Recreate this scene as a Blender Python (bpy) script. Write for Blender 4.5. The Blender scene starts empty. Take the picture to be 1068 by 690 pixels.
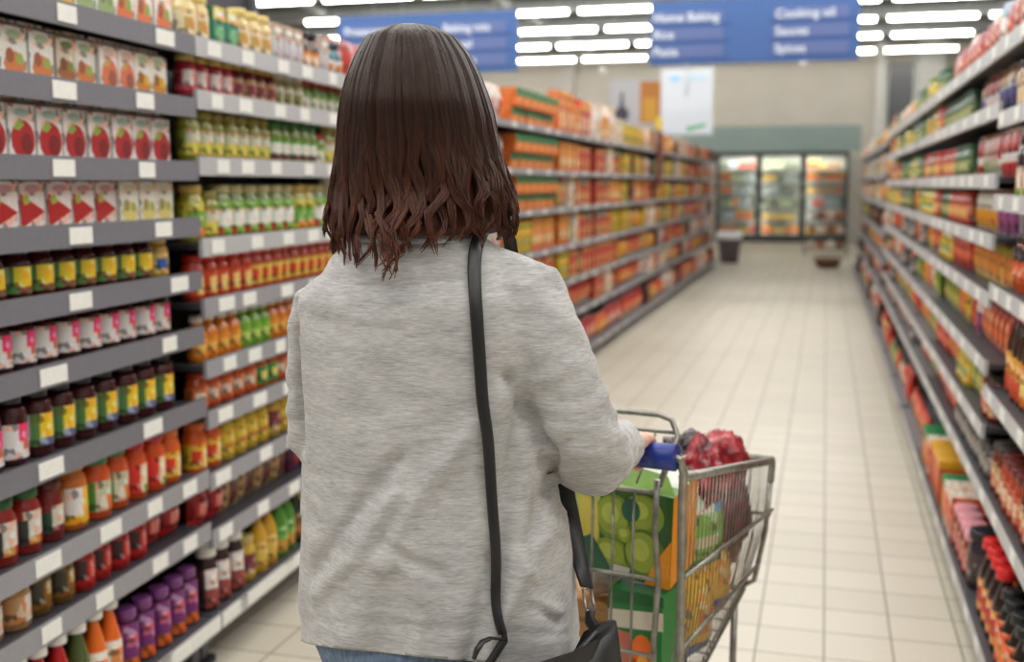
import bpy, bmesh, math, random
from mathutils import Vector, Matrix, noise, Euler
from mathutils.bvhtree import BVHTree
random.seed(7)
PI = math.pi
scene = bpy.context.scene
COL = scene.collection

# ------------------------------------------------------------------ camera, world, light, exposure
FPX, IW, IH, CAMH = 1170.0, 1068, 690, 1.45
PITCH, YAW = math.radians(7.45), math.radians(15.535)
cam = bpy.data.cameras.new('camera')
cam.lens = FPX / IW * 36.0
cam.sensor_width = 36.0
cam.clip_start = 0.05
cam.dof.use_dof = True
cam.dof.focus_distance = 1.55
cam.dof.aperture_fstop = 3.4
cam_o = bpy.data.objects.new('camera', cam)
cam_o.location = (0, 0, CAMH)
cam_o.rotation_euler = (PI / 2 - PITCH, 0, YAW)
COL.objects.link(cam_o)
scene.camera = cam_o

world = bpy.data.worlds.new('world')
scene.world = world
world.use_nodes = True
bg = world.node_tree.nodes['Background']
bg.inputs[0].default_value = (1.0, 0.98, 0.95, 1)
bg.inputs[1].default_value = 0.26
scene.view_settings.view_transform = 'Standard'
scene.view_settings.look = 'None'
scene.view_settings.exposure = -0.28
scene.view_settings.gamma = 1.0
scene.view_settings.use_curve_mapping = False
LAMP_W = 300.0          # watts per overhead light line
TUBE_E = 21.0           # emission of the tubes
scene.cycles.use_denoising = True
scene.cycles.max_bounces = 6

# directions used to read places off the picture
_F = Vector((-math.sin(YAW) * math.cos(PITCH), math.cos(YAW) * math.cos(PITCH), -math.sin(PITCH)))
_R = Vector((math.cos(YAW), math.sin(YAW), 0))
_U = _R.cross(_F)
_H = Vector((-math.sin(YAW), math.cos(YAW), 0))
def ray(px, py):
    return _F + _R * ((px - 534) / FPX) + _U * ((345 - py) / FPX)
def at(px, py, d):
    r = ray(px, py)
    return Vector((0, 0, CAMH)) + r * (d / r.dot(_H))

# ------------------------------------------------------------------ materials
def lin(c):
    c = c / 255.0
    return c / 12.92 if c <= 0.04045 else ((c + 0.055) / 1.055) ** 2.4
def rgba(c):
    return (lin(c[0]), lin(c[1]), lin(c[2]), 1)
_M = {}
def mat(c, rough=0.45, metal=0.0, emit=0.0, coat=0.0, var=0.10):
    key = (tuple(c), rough, metal, emit, coat)
    if key in _M: return _M[key]
    m = bpy.data.materials.new('paint_%d_%d_%d' % tuple(c))
    m.use_nodes = True
    nt = m.node_tree
    p = nt.nodes['Principled BSDF']
    p.inputs['Base Color'].default_value = rgba(c)
    p.inputs['Roughness'].default_value = rough
    p.inputs['Metallic'].default_value = metal
    if coat: p.inputs['Coat Weight'].default_value = coat
    if emit:
        p.inputs['Emission Color'].default_value = rgba(c)
        p.inputs['Emission Strength'].default_value = emit
    elif var:
        tc = nt.nodes.new('ShaderNodeTexCoord')
        nz = nt.nodes.new('ShaderNodeTexNoise'); nz.inputs['Scale'].default_value = 60
        nt.links.new(tc.outputs['Object'], nz.inputs['Vector'])
        mr = nt.nodes.new('ShaderNodeMapRange')
        mr.inputs[3].default_value = 1 - var; mr.inputs[4].default_value = 1 + var
        nt.links.new(nz.outputs['Fac'], mr.inputs[0])
        mx = nt.nodes.new('ShaderNodeVectorMath'); mx.operation = 'SCALE'
        mx.inputs[0].default_value = rgba(c)[:3]
        nt.links.new(mr.outputs[0], mx.inputs['Scale'])
        nt.links.new(mx.outputs[0], p.inputs['Base Color'])
    _M[key] = m
    return m
_P = {}
def pm(c, rough=0.45):
    """printed packaging: the colour broken up by small printed shapes"""
    key = (tuple(c), rough)
    if key in _P: return _P[key]
    m = bpy.data.materials.new('print_%d_%d_%d' % tuple(c)); m.use_nodes = True
    nt = m.node_tree; p = nt.nodes['Principled BSDF']; p.inputs['Roughness'].default_value = rough
    tc = nt.nodes.new('ShaderNodeTexCoord')
    vo = nt.nodes.new('ShaderNodeTexVoronoi'); vo.inputs['Scale'].default_value = 62; vo.inputs['Randomness'].default_value = 1
    nt.links.new(tc.outputs['Object'], vo.inputs['Vector'])
    hs = nt.nodes.new('ShaderNodeSeparateColor'); nt.links.new(vo.outputs['Color'], hs.inputs[0])
    r = nt.nodes.new('ShaderNodeValToRGB'); e = r.color_ramp.elements; r.color_ramp.interpolation = 'CONSTANT'
    lt = tuple(min(255, int(v + (255 - v) * .45)) for v in c); dk = tuple(int(v * .62) for v in c)
    hot = (min(255, c[0] + 16), int(c[1] * .88), int(c[2] * .8))
    for q, (pos, cc) in enumerate(((0, dk), (.13, c), (.66, hot), (.82, c), (.93, lt))):
        el = e[q] if q < 2 else e.new(pos)
        el.position = pos; el.color = rgba(cc)
    nt.links.new(hs.outputs[0], r.inputs[0]); nt.links.new(r.outputs[0], p.inputs['Base Color'])
    _P[key] = m
    return m
def node_mat(name, fn):
    m = bpy.data.materials.new(name); m.use_nodes = True
    nt = m.node_tree
    fn(nt, nt.nodes['Principled BSDF'])
    return m
def ramp(nt, fac, stops):
    r = nt.nodes.new('ShaderNodeValToRGB')
    e = r.color_ramp.elements
    while len(e) < len(stops): e.new(0.5)
    for el, (pos, c) in zip(e, stops):
        el.position = pos; el.color = rgba(c)
    nt.links.new(fac, r.inputs[0])
    return r.outputs[0]
def noise_tex(nt, scale, detail=4, mapping=None, coord='Object', rough=0.55):
    tc = nt.nodes.new('ShaderNodeTexCoord')
    n = nt.nodes.new('ShaderNodeTexNoise')
    n.inputs['Scale'].default_value = scale; n.inputs['Detail'].default_value = detail
    n.inputs['Roughness'].default_value = rough
    if mapping:
        mp = nt.nodes.new('ShaderNodeMapping'); mp.inputs['Scale'].default_value = mapping
        nt.links.new(tc.outputs[coord], mp.inputs[0]); nt.links.new(mp.outputs[0], n.inputs['Vector'])
    else:
        nt.links.new(tc.outputs[coord], n.inputs['Vector'])
    return n.outputs['Fac']
def bump(nt, p, h, strength, dist):
    b = nt.nodes.new('ShaderNodeBump'); b.inputs['Strength'].default_value = strength; b.inputs['Distance'].default_value = dist
    nt.links.new(h, b.inputs['Height']); nt.links.new(b.outputs[0], p.inputs['Normal'])

def _floor(nt, p):
    g = nt.nodes.new('ShaderNodeNewGeometry')
    mp = nt.nodes.new('ShaderNodeMapping'); mp.inputs['Location'].default_value = (-0.0424, -3.44, 0)
    nt.links.new(g.outputs['Position'], mp.inputs[0])
    b = nt.nodes.new('ShaderNodeTexBrick')
    b.offset = 0; b.squash = 1
    b.inputs['Scale'].default_value = 1
    b.inputs['Brick Width'].default_value = 0.208; b.inputs['Row Height'].default_value = 0.213
    b.inputs['Mortar Size'].default_value = 0.0032; b.inputs['Mortar Smooth'].default_value = 0.2
    b.inputs['Bias'].default_value = 0
    b.inputs['Color1'].default_value = rgba((204, 196, 178)); b.inputs['Color2'].default_value = rgba((196, 188, 170))
    b.inputs['Mortar'].default_value = rgba((112, 102, 84))
    nt.links.new(mp.outputs[0], b.inputs['Vector'])
    nt.links.new(b.outputs['Color'], p.inputs['Base Color'])
    p.inputs['Roughness'].default_value = 0.38
    bump(nt, p, b.outputs['Fac'], -0.3, 0.002)
M_FLOOR = node_mat('cream_floor_tiles', _floor)
def _plaster(c1, c2):
    def f(nt, p):
        nt.links.new(ramp(nt, noise_tex(nt, 1.3, 5), [(0.3, c1), (0.7, c2)]), p.inputs['Base Color'])
        p.inputs['Roughness'].default_value = 0.8
    return f
M_WALL = node_mat('beige_wall', _plaster((205, 199, 188), (214, 208, 197)))
M_BAND = node_mat('sage_band', _plaster((150, 168, 164), (158, 175, 170)))
M_CEIL = node_mat('dark_ceiling', _plaster((74, 80, 80), (86, 90, 90)))
def _steel(nt, p):
    p.inputs['Metallic'].default_value = 0.85; p.inputs['Roughness'].default_value = 0.34
    nt.links.new(ramp(nt, noise_tex(nt, 40), [(0.3, (120, 118, 110)), (0.7, (160, 157, 148))]), p.inputs['Base Color'])
M_WIRE = node_mat('cart_steel', _steel)
def _card(nt, p):
    nt.links.new(ramp(nt, noise_tex(nt, 30, 6), [(0.3, (176, 132, 84)), (0.7, (196, 150, 100))]), p.inputs['Base Color'])
    p.inputs['Roughness'].default_value = 0.85
M_CARD = node_mat('brown_cardboard', _card)
def _knit(nt, p):
    a = noise_tex(nt, 1.0, 6, (60, 60, 460), rough=0.7)
    b = noise_tex(nt, 1.0, 3, (14, 14, 55))
    ad = nt.nodes.new('ShaderNodeMath'); ad.operation = 'ADD'; nt.links.new(a, ad.inputs[0])
    ml = nt.nodes.new('ShaderNodeMath'); ml.operation = 'MULTIPLY'; ml.inputs[1].default_value = 0.5
    nt.links.new(b, ml.inputs[0]); nt.links.new(ml.outputs[0], ad.inputs[1])
    hf = nt.nodes.new('ShaderNodeMath'); hf.operation = 'MULTIPLY'; hf.inputs[1].default_value = 0.667
    nt.links.new(ad.outputs[0], hf.inputs[0])
    nt.links.new(ramp(nt, hf.outputs[0], [(0.32, (132, 131, 130)), (0.5, (168, 166, 164)), (0.68, (198, 196, 193))]), p.inputs['Base Color'])
    p.inputs['Roughness'].default_value = 0.95
    p.inputs['Sheen Weight'].default_value = 0.15
    bump(nt, p, a, 0.25, 0.002)
M_KNIT = node_mat('heather_grey_knit', _knit)
def _hair(nt, p):
    tc = nt.nodes.new('ShaderNodeTexCoord')
    sx = nt.nodes.new('ShaderNodeSeparateXYZ'); nt.links.new(tc.outputs['Object'], sx.inputs[0])
    st = noise_tex(nt, 1.0, 5, (130, 130, 7), rough=0.6)
    mr = nt.nodes.new('ShaderNodeMapRange'); mr.inputs[1].default_value = 1.66; mr.inputs[2].default_value = 1.22; mr.clamp = False
    nt.links.new(sx.outputs['Z'], mr.inputs[0])
    ad = nt.nodes.new('ShaderNodeMath'); ad.operation = 'MULTIPLY_ADD'; ad.inputs[1].default_value = 1.3; ad.inputs[2].default_value = -0.62
    nt.links.new(st, ad.inputs[0])
    a2 = nt.nodes.new('ShaderNodeMath'); a2.operation = 'ADD'; nt.links.new(ad.outputs[0], a2.inputs[0]); nt.links.new(mr.outputs[0], a2.inputs[1])
    nt.links.new(ramp(nt, a2.outputs[0], [(0.0, (30, 21, 20)), (0.4, (44, 28, 24)), (0.75, (76, 43, 32)), (1.0, (112, 62, 43))]), p.inputs['Base Color'])
    p.inputs['Roughness'].default_value = 0.38
    p.inputs['Specular IOR Level'].default_value = 0.2
    p.inputs['Specular Tint'].default_value = (1.0, .8, .66, 1)
    p.inputs['Anisotropic'].default_value = 0.5
    bump(nt, p, st, 0.35, 0.004)
M_HAIR = node_mat('brown_hair', _hair)
def _denim(nt, p):
    nt.links.new(ramp(nt, noise_tex(nt, 140, 5, (1, 1, 0.3)), [(0.3, (84, 104, 132)), (0.7, (122, 142, 166))]), p.inputs['Base Color'])
    p.inputs['Roughness'].default_value = 0.9
M_DENIM = node_mat('blue_denim', _denim)
def _leather(nt, p):
    h = noise_tex(nt, 260, 4)
    nt.links.new(ramp(nt, h, [(0.3, (13, 13, 14)), (0.8, (24, 24, 26))]), p.inputs['Base Color'])
    p.inputs['Roughness'].default_value = 0.42
    bump(nt, p, h, 0.25, 0.001)
M_LEATHER = node_mat('black_leather', _leather)
def _skin(nt, p):
    nt.links.new(ramp(nt, noise_tex(nt, 40, 4), [(0.3, (208, 158, 134)), (0.7, (224, 176, 152))]), p.inputs['Base Color'])
    p.inputs['Roughness'].default_value = 0.5
    p.inputs['Subsurface Weight'].default_value = 0.1
    p.inputs['Subsurface Radius'].default_value = (0.01, 0.004, 0.002)
M_SKIN = node_mat('skin', _skin)
def _glass(nt, p):
    p.inputs['Base Color'].default_value = (0.9, 0.95, 0.95, 1)
    p.inputs['Roughness'].default_value = 0.05
    p.inputs['Transmission Weight'].default_value = 1.0
    p.inputs['IOR'].default_value = 1.1
M_GLASS = node_mat('fridge_glass', _glass)

# ------------------------------------------------------------------ mesh builder
class MB:
    def __init__(self): self.v, self.f, self.m, self.s = [], [], [], []
    def face(self, idx, m, smooth=False):
        self.f.append(idx); self.m.append(m); self.s.append(smooth)
    def quad(self, pts, m):
        b = len(self.v); self.v += [tuple(p) for p in pts]; self.face(tuple(range(b, b + len(pts))), m)
    def box(self, x0, x1, y0, y1, z0, z1, m, bev=0.0, front=None, right=None, top=None):
        if bev <= 0:
            b = len(self.v)
            self.v += [(x, y, z) for z in (z0, z1) for y in (y0, y1) for x in (x0, x1)]
            self.face((b, b+2, b+3, b+1), m); self.face((b+4, b+5, b+7, b+6), top or m)
            self.face((b, b+1, b+5, b+4), front or m); self.face((b+2, b+6, b+7, b+3), m)
            self.face((b, b+4, b+6, b+2), m); self.face((b+1, b+3, b+7, b+5), right or m)
        else:
            def ring(i, z):
                c = bev if i == 0 else bev * 0.0
                q = bev
                return [(x0+i+q, y0+i, z), (x1-i-q, y0+i, z), (x1-i, y0+i+q, z), (x1-i, y1-i-q, z), (x1-i-q, y1-i, z), (x0+i+q, y1-i, z), (x0+i, y1-i-q, z), (x0+i, y0+i+q, z)]
            self.loft([ring(bev, z0), ring(0, z0+bev), ring(0, z1-bev), ring(bev, z1)], m, smooth=False)
    def loft(self, rings, m, smooth=True, cap=True, closed=True):
        n = len(rings[0]); b = len(self.v)
        for r in rings: self.v += [tuple(p) for p in r]
        for i in range(len(rings) - 1):
            for j in range(n if closed else n - 1):
                k = (j + 1) % n
                self.face((b+i*n+j, b+i*n+k, b+(i+1)*n+k, b+(i+1)*n+j), m[i] if isinstance(m, list) else m, smooth)
        if cap:
            self.face(tuple(b + j for j in reversed(range(n))), m[0] if isinstance(m, list) else m, False)
            e = b + (len(rings) - 1) * n
            self.face(tuple(e + j for j in range(n)), m[-1] if isinstance(m, list) else m, False)
    def lathe(self, prof, m, n=14, c=(0, 0), smooth=True):
        self.loft([[(c[0] + r * math.sin(2*PI*j/n), c[1] - r * math.cos(2*PI*j/n), z) for j in range(n)] for r, z in prof], m, smooth)
    def band(self, r, z0, z1, fn, n=24, rows=4):
        b = len(self.v)
        for i in range(rows + 1):
            z = z0 + (z1 - z0) * i / rows
            self.v += [(r * math.sin(2*PI*j/n), -r * math.cos(2*PI*j/n), z) for j in range(n)]
        for i in range(rows):
            for j in range(n):
                a = (j + 0.5) * 360.0 / n
                if a > 180: a -= 360
                k = (j + 1) % n
                self.face((b+i*n+j, b+i*n+k, b+(i+1)*n+k, b+(i+1)*n+j), fn(a, (i + 0.5) / rows), True)
    def poly(self, pts, y, m):
        self.quad([(x, y, z) for x, z in pts], m)
    def disc(self, cx, cz, rx, rz, y, m, n=14):
        self.poly([(cx + rx * math.cos(2*PI*k/n), cz + rz * math.sin(2*PI*k/n)) for k in range(n)], y, m)
    def tube(self, path, r, m, n=8, smooth=True, flat=None):
        P = [Vector(p) for p in path]; k = len(P)
        R = r if isinstance(r, (list, tuple)) else [r] * k
        t0 = (P[1] - P[0]).normalized()
        ref = Vector((0, 0, 1)) if abs(t0.z) < 0.9 else Vector((1, 0, 0))
        u = t0.cross(ref).normalized()
        rings = []
        for i in range(k):
            t = (P[min(i+1, k-1)] - P[max(i-1, 0)]).normalized()
            u = (u - t * u.dot(t)).normalized(); w = t.cross(u)
            rings.append([P[i] + (u * math.cos(2*PI*j/n) + w * math.sin(2*PI*j/n) * (flat or 1)) * R[i] for j in range(n)])
        self.loft(rings, m, smooth)
    def ball(self, c, rx, ry, rz, m, nu=16, nv=10, fn=None):
        rings = []
        for i in range(nv + 1):
            th = PI * (0.02 + 0.96 * i / nv) - PI / 2
            ring = []
            for j in range(nu):
                a = 2*PI*j/nu
                d = Vector((math.cos(th)*math.cos(a), math.cos(th)*math.sin(a), math.sin(th)))
                k = fn(d) if fn else 1
                ring.append((c[0]+d.x*rx*k, c[1]+d.y*ry*k, c[2]+d.z*rz*k))
            rings.append(ring)
        self.loft(rings, m, True)
    def grid(self, fn, nu, nv, mf, smooth=True):
        b = len(self.v)
        for i in range(nv + 1):
            for j in range(nu + 1): self.v.append(tuple(fn(j / nu, i / nv)))
        for i in range(nv):
            for j in range(nu):
                a = b + i*(nu+1) + j
                self.face((a, a+1, a+nu+2, a+nu+1), mf((j+.5)/nu, (i+.5)/nv), smooth)
    def add(self, o):
        b = len(self.v); self.v += o.v
        self.f += [tuple(i + b for i in f) for f in o.f]; self.m += o.m; self.s += o.s
    def mesh(self, name):
        me = bpy.data.meshes.new(name)
        me.from_pydata([tuple(p) for p in self.v], [], self.f)
        mats = []
        for m in self.m:
            if m not in mats: mats.append(m)
        for m in mats: me.materials.append(m)
        ix = {m: i for i, m in enumerate(mats)}
        me.polygons.foreach_set('material_index', [ix[m] for m in self.m])
        me.polygons.foreach_set('use_smooth', self.s)
        me.update()
        return me
    def build(self, name, parent=None, label=None):
        o = bpy.data.objects.new(name, self.mesh(name))
        COL.objects.link(o)
        if parent: o.parent = parent
        if label: o['label'] = label
        return o
def tag(o, label, cat, group=None):
    o['label'] = label; o['category'] = cat
    if group: o['group'] = group
    return o
def empty(name, loc=(0, 0, 0), rz=0.0):
    o = bpy.data.objects.new(name, None); COL.objects.link(o)
    o.location = loc; o.rotation_euler = (0, 0, rz); o.empty_display_size = 0.1
    return o
def struct(o):
    o['kind'] = 'structure'; return o
def remesh(mb, voxel, smooth=4, fac=0.5):
    o = mb.build('tmp')
    r = o.modifiers.new('r', 'REMESH'); r.mode = 'VOXEL'; r.voxel_size = voxel; r.use_smooth_shade = True
    s = o.modifiers.new('s', 'SMOOTH'); s.iterations = smooth; s.factor = fac
    dg = bpy.context.evaluated_depsgraph_get()
    me = bpy.data.meshes.new_from_object(o.evaluated_get(dg))
    old = o.data
    bpy.data.objects.remove(o); bpy.data.meshes.remove(old)
    for p in me.polygons: p.use_smooth = True
    return me
ORD = ['first', 'second', 'third', 'fourth', 'fifth', 'sixth', 'seventh', 'eighth', 'ninth', 'tenth', 'eleventh', 'twelfth', 'thirteenth',
       'fourteenth', 'fifteenth', 'sixteenth', 'seventeenth', 'eighteenth', 'nineteenth', 'twentieth', 'twenty-first', 'twenty-second', 'twenty-third', 'twenty-fourth']

# ------------------------------------------------------------------ the room
YW = 29.86
m = MB(); m.box(-12, 6, -3, YW, -0.05, 0, M_FLOOR); struct(m.build('floor'))
m = MB(); m.box(-12, 6, -3, YW + .1, 4.9, 4.95, M_CEIL); struct(m.build('ceiling'))
m = MB()
m.box(-12, 6, YW, YW + .1, 0, 2.28, M_WALL); m.box(-12, 6, YW, YW + .1, 2.28, 4.9, M_WALL)
struct(m.build('wall_back'))
m = MB(); m.box(-5.2, 0.80, YW - .03, YW - .002, 2.28, 2.93, M_BAND); struct(m.build('trim_1'))
m = MB(); m.box(-12.1, -12, -3, YW, 0, 4.9, M_WALL); struct(m.build('wall_left'))
m = MB(); m.box(6, 6.1, -3, YW, 0, 4.9, M_WALL); struct(m.build('wall_right'))
white = mat((226, 226, 222), 0.6)
for k, (x, w) in enumerate([(1.08, .24), (2.05, .62)]):
    m = MB(); m.box(x, x + w, YW - .35, YW - .002, 0, 4.9, white); o = m.build('trim_%d' % (k + 2)); struct(o)
m = MB(); m.box(1.40, 1.98, YW - .02, YW - .002, 2.6, 4.4, mat((70, 74, 80), .25)); m.box(1.34, 1.40, YW - .05, YW - .002, 2.5, 4.5, white); m.box(1.98, 2.04, YW - .05, YW - .002, 2.5, 4.5, white)
struct(m.build('window_1'))
m = MB(); m.box(-6.9, -6.55, YW - .25, YW - .002, 0, 4.9, mat((206, 202, 196), .7)); struct(m.build('trim_4'))
# roof beams
beam = mat((150, 154, 154), 0.6)
for k, y in enumerate([16.4, 18.8, 21.3, 23.8, 26.3]):
    m = MB(); m.box(-12, 6, y - .07, y + .07, 4.68, 4.9, beam); struct(m.build('ceiling_beam'))
for k, x in enumerate([-9.2, -5.6]):
    m = MB(); m.box(x - .06, x + .06, 8, YW - .01, 4.62, 4.679, beam); struct(m.build('ceiling_beam'))

# ------------------------------------------------------------------ lights
M_TUBE = mat((255, 252, 246), .5, emit=TUBE_E)
housing = mat((205, 208, 208), .5)
def light_line(y):
    t = empty('ceiling_light_line', (0, y, 4.5))
    tag(t, '%s long overhead lamp row behind the hanging blue signs, near the shopper' % ORD[int(round((y + 2) / 2.4))], 'ceiling light', 'overhead lamp rows')
    m = MB(); m.box(-11, 4.6, -.12, .12, 0.03, 0.09, housing); m.build('housing', t)
    m = MB()
    for x in (-9, -5, -1, 3): m.tube([(x, 0, .085), (x, 0, .41)], .008, housing, 6)
    m.build('hanger', t)
    l = bpy.data.lights.new('lamp', 'AREA'); l.shape = 'RECTANGLE'; l.size = 15.4; l.size_y = .2; l.energy = LAMP_W * 15.4 / 14
    l.color = (1.0, .982, .96)
    lo = bpy.data.objects.new('lamp', l); COL.objects.link(lo); lo.parent = t; lo.location = (0 - 3.2, 0, .02)
for k in range(8): light_line(-2 + 2.4 * k)
rows = [(17.75, -8.30), (20.1, -4.45), (22.5, -4.42), (25.0, -4.22), (27.75, -6.0)]
rown = ['nearest the shopper', 'second from the shopper', 'in the middle', 'second from the back wall', 'closest to the back wall']
proto = None
for ri, (y, x0) in enumerate(rows):
    pitch = 1.77
    x = x0
    while x - pitch > -11.5: x -= pitch
    n = 0
    while x + pitch < 4.6:
        if proto is None:
            t = empty('fluorescent_light')
            m = MB(); m.box(-.84, .84, -.055, .055, .035, .085, housing); m.build('fixture', t)
            m = MB(); m.tube([(-.77, 0, 0), (.77, 0, 0)], .04, M_TUBE, 10); m.build('tube', t)
            m = MB()
            for hx in (-.6, .6): m.tube([(hx, 0, .08), (hx, 0, .41)], .008, housing, 6)
            m.build('hanger', t)
            proto = t
            c = t
        else:
            c = proto.copy(); COL.objects.link(c)
            for ch in proto.children:
                d = ch.copy(); COL.objects.link(d); d.parent = c
        c.location = (x + pitch / 2, y, 4.5)
        tag(c, '%s white fluorescent tube from the left end of the row %s' % (ORD[n], rown[ri]), 'ceiling light', 'fluorescent tubes')
        x += pitch; n += 1

# ------------------------------------------------------------------ shelving
class Bay: pass
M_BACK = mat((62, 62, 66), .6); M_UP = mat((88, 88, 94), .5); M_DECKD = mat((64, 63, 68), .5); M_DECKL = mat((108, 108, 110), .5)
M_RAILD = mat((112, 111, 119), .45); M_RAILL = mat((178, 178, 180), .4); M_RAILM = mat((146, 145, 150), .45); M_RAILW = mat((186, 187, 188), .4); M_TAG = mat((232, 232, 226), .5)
M_TAG2 = mat((150, 158, 170), .5)
M_DARK = mat((24, 24, 26), .7); M_KICK = mat((26, 26, 28), .6)
def bay(side, bname, label, origin, rz, L, depth, shelves, hgt, deck, rail, tags=0, kick=False, railw=.055, feet=False, bottom_rail=None, bottom_out=.03):
    """local frame: x along the shelf, front edge at y = 0, goods stand towards +y"""
    t = empty('shelving_bay', origin, rz)
    tag(t, label, 'shelving', side + ' shelving bays')
    m = MB(); m.box(0, L, depth, depth + .02, .06, hgt, M_BACK); m.build('back_panel', t)
    for x in (0, L - .03):
        m = MB(); m.box(x, x + .03, depth - .03, depth - .001, 0, hgt, M_UP); m.build('upright', t)
    if kick:
        m = MB(); m.box(0, L, .06, .075, 0, shelves[-1] - .03, M_KICK); m.build('kick_plate', t)
    if feet:
        for x in (0.0, L - .05):
            m = MB(); m.box(x + .004, x + .046, .05, .09, .0, shelves[-1] - .02, M_UP); m.box(x, x + .05, .03, .11, 0, .02, M_DARK); m.build('leg', t)
            m = MB(); m.box(x + .01, x + .04, .09, depth - .03, .05, .09, M_UP); m.build('base_arm', t)
    rn = random.Random(len(label) * 7 + int(origin[1] * 10))
    for k, z in enumerate(shelves):
        last = k == len(shelves) - 1
        yo = -bottom_out if last else 0
        m = MB(); m.box(.002, L - .002, yo + .012, depth - .031, z - .005, z + .012, deck)
        for x in (.02, L - .03): m.box(x, x + .012, depth - .20, depth - .031, z - .06, z - .005, deck)
        s = m.build('shelf', t)
        low = bname == 'jam bay' and k >= 7
        r = (bottom_rail if (last and bottom_rail) else M_RAILM if (low or (bname == 'pickle bay' and k >= 4)) else rail)
        m = MB(); m.box(.002, L - .002, yo, yo + .012, z - railw / 2, z + railw / 2, r, top=deck); m.build('price_rail', s)
        nt = (6 if low else tags) if not (last and bottom_rail) else 8
        if tags:
            for q in range(nt):
                x = (q + rn.uniform(.3, .7)) * L / nt
                w = rn.uniform(.035, .05) if not (last and bottom_rail) else L / nt * .62
                m = MB(); m.box(max(x - w, .005), min(x + w, L - .005), yo - .003, yo - .0005, z - railw * .36, z + railw * .36, M_TAG); m.build('price_tag', s)
    b = Bay(); b.o = Vector(origin); b.rz = rz; b.L = L; b.depth = depth; b.sh = shelves; b.name = bname; b.side = side; b.out = bottom_out
    b.cs, b.sn = math.cos(rz), math.sin(rz)
    b.ns = len(shelves)
    return b

# ------------------------------------------------------------------ goods
def lab_plain(base, *patches):
    """a wrap-round label: patches are (angle0, angle1, t0, t1, colour)"""
    mb_ = pm(base, .45); ps = [(a, b, c, d, pm(col, .45)) for a, b, c, d, col in patches]
    def fn(a, t):
        r = mb_
        for p in ps:
            if p[0] <= a <= p[1] and p[2] <= t <= p[3]: r = p[4]
        return r
    return fn
def g_jar(h, r, body, lid, lab=None, lz=(.14, .62), lidh=.16, lidr=.86, rough=.18):
    a = MB(); g = mat(body, rough, coat=.3)
    a.lathe([(r*.86, 0), (r, .04*h), (r, .66*h), (r*.93, .75*h), (r*.76, .82*h), (r*.76, h*(1-lidh))], g)
    b = MB(); lm = mat(lid, .35); q = r * lidr
    b.lathe([(q*.95, h*(1-lidh)), (q, h*(1-lidh)+.002), (q, h-.004), (q*.93, h)], lm)
    out = [('body', a), ('lid', b)]
    if lab:
        c = MB(); c.band(r*1.012, h*lz[0], h*lz[1], lab); out.append(('label', c))
    return out
def g_bottle(h, r, body, cap, lab=None, neck=.36, lz=(.1, .5), capr=.42, caph=.11):
    a = MB(); g = mat(body, .15, coat=.3)
    a.lathe([(r*.9, 0), (r, .03*h), (r, h*(1-neck)*.88), (r*.9, h*(1-neck)), (r*.5, h*(1-neck*.55)), (r*.36, h*(1-neck*.4)), (r*.36, h*(1-caph))], g)
    b = MB(); b.lathe([(r*capr, h*(1-caph)), (r*capr*1.04, h*(1-caph)+.003), (r*capr, h-.004), (r*capr*.85, h)], mat(cap, .35))
    out = [('body', a), ('cap', b)]
    if lab:
        c = MB(); c.band(r*1.012, h*lz[0], h*lz[1], lab); out.append(('label', c))
    return out
def g_carton(w, d, h, base, draw, slant=True, side=None):
    a = MB(); bm_ = pm(base, .5)
    sm_ = pm(side, .5) if side else bm_
    y0, y1 = -d/2, d/2
    if slant:
        hs = h * .86
        a.box(-w/2, w/2, y0, y1, 0, hs, bm_, right=sm_)
        a.quad([(-w/2, y0, hs), (w/2, y0, hs), (w/2, 0, h*.96), (-w/2, 0, h*.96)], bm_)
        a.quad([(w/2, y1, hs), (-w/2, y1, hs), (-w/2, 0, h*.96), (w/2, 0, h*.96)], bm_)
        a.quad([(-w/2, y1, hs), (-w/2, y0, hs), (-w/2, 0, h*.96)], bm_); a.quad([(w/2, y0, hs), (w/2, y1, hs), (w/2, 0, h*.96)], bm_)
        a.box(-w/2, w/2, -.003, .003, h*.955, h, bm_)
    else:
        a.box(-w/2, w/2, y0, y1, 0, h, bm_, right=sm_)
    draw(a, w, h, y0 - .0008)
    return [('body', a)]
def g_pouch(w, d, h, mf, gus=.0):
    """filled flexible pack with flat crimped top and bottom"""
    a = MB()
    def f(sgn):
        def g(u, v):
            k = math.sin(PI * min(1, max(0, (v*1.0)))) ** .5 if gus == 0 else min(1, (1 - v) * 1.6) ** .6
            if gus: k = k if v < .92 else .02
            x = (u - .5) * w * (1 - .06 * math.sin(PI * v))
            y = sgn * d / 2 * k * max(0.0, math.sin(PI * u)) ** .45
            return (x, y, v * h)
        return g
    a.grid(f(-1), 8, 10, mf)
    a.grid(lambda u, v: f(1)(1 - u, v), 8, 6, mf)
    return [('body', a)]
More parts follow.
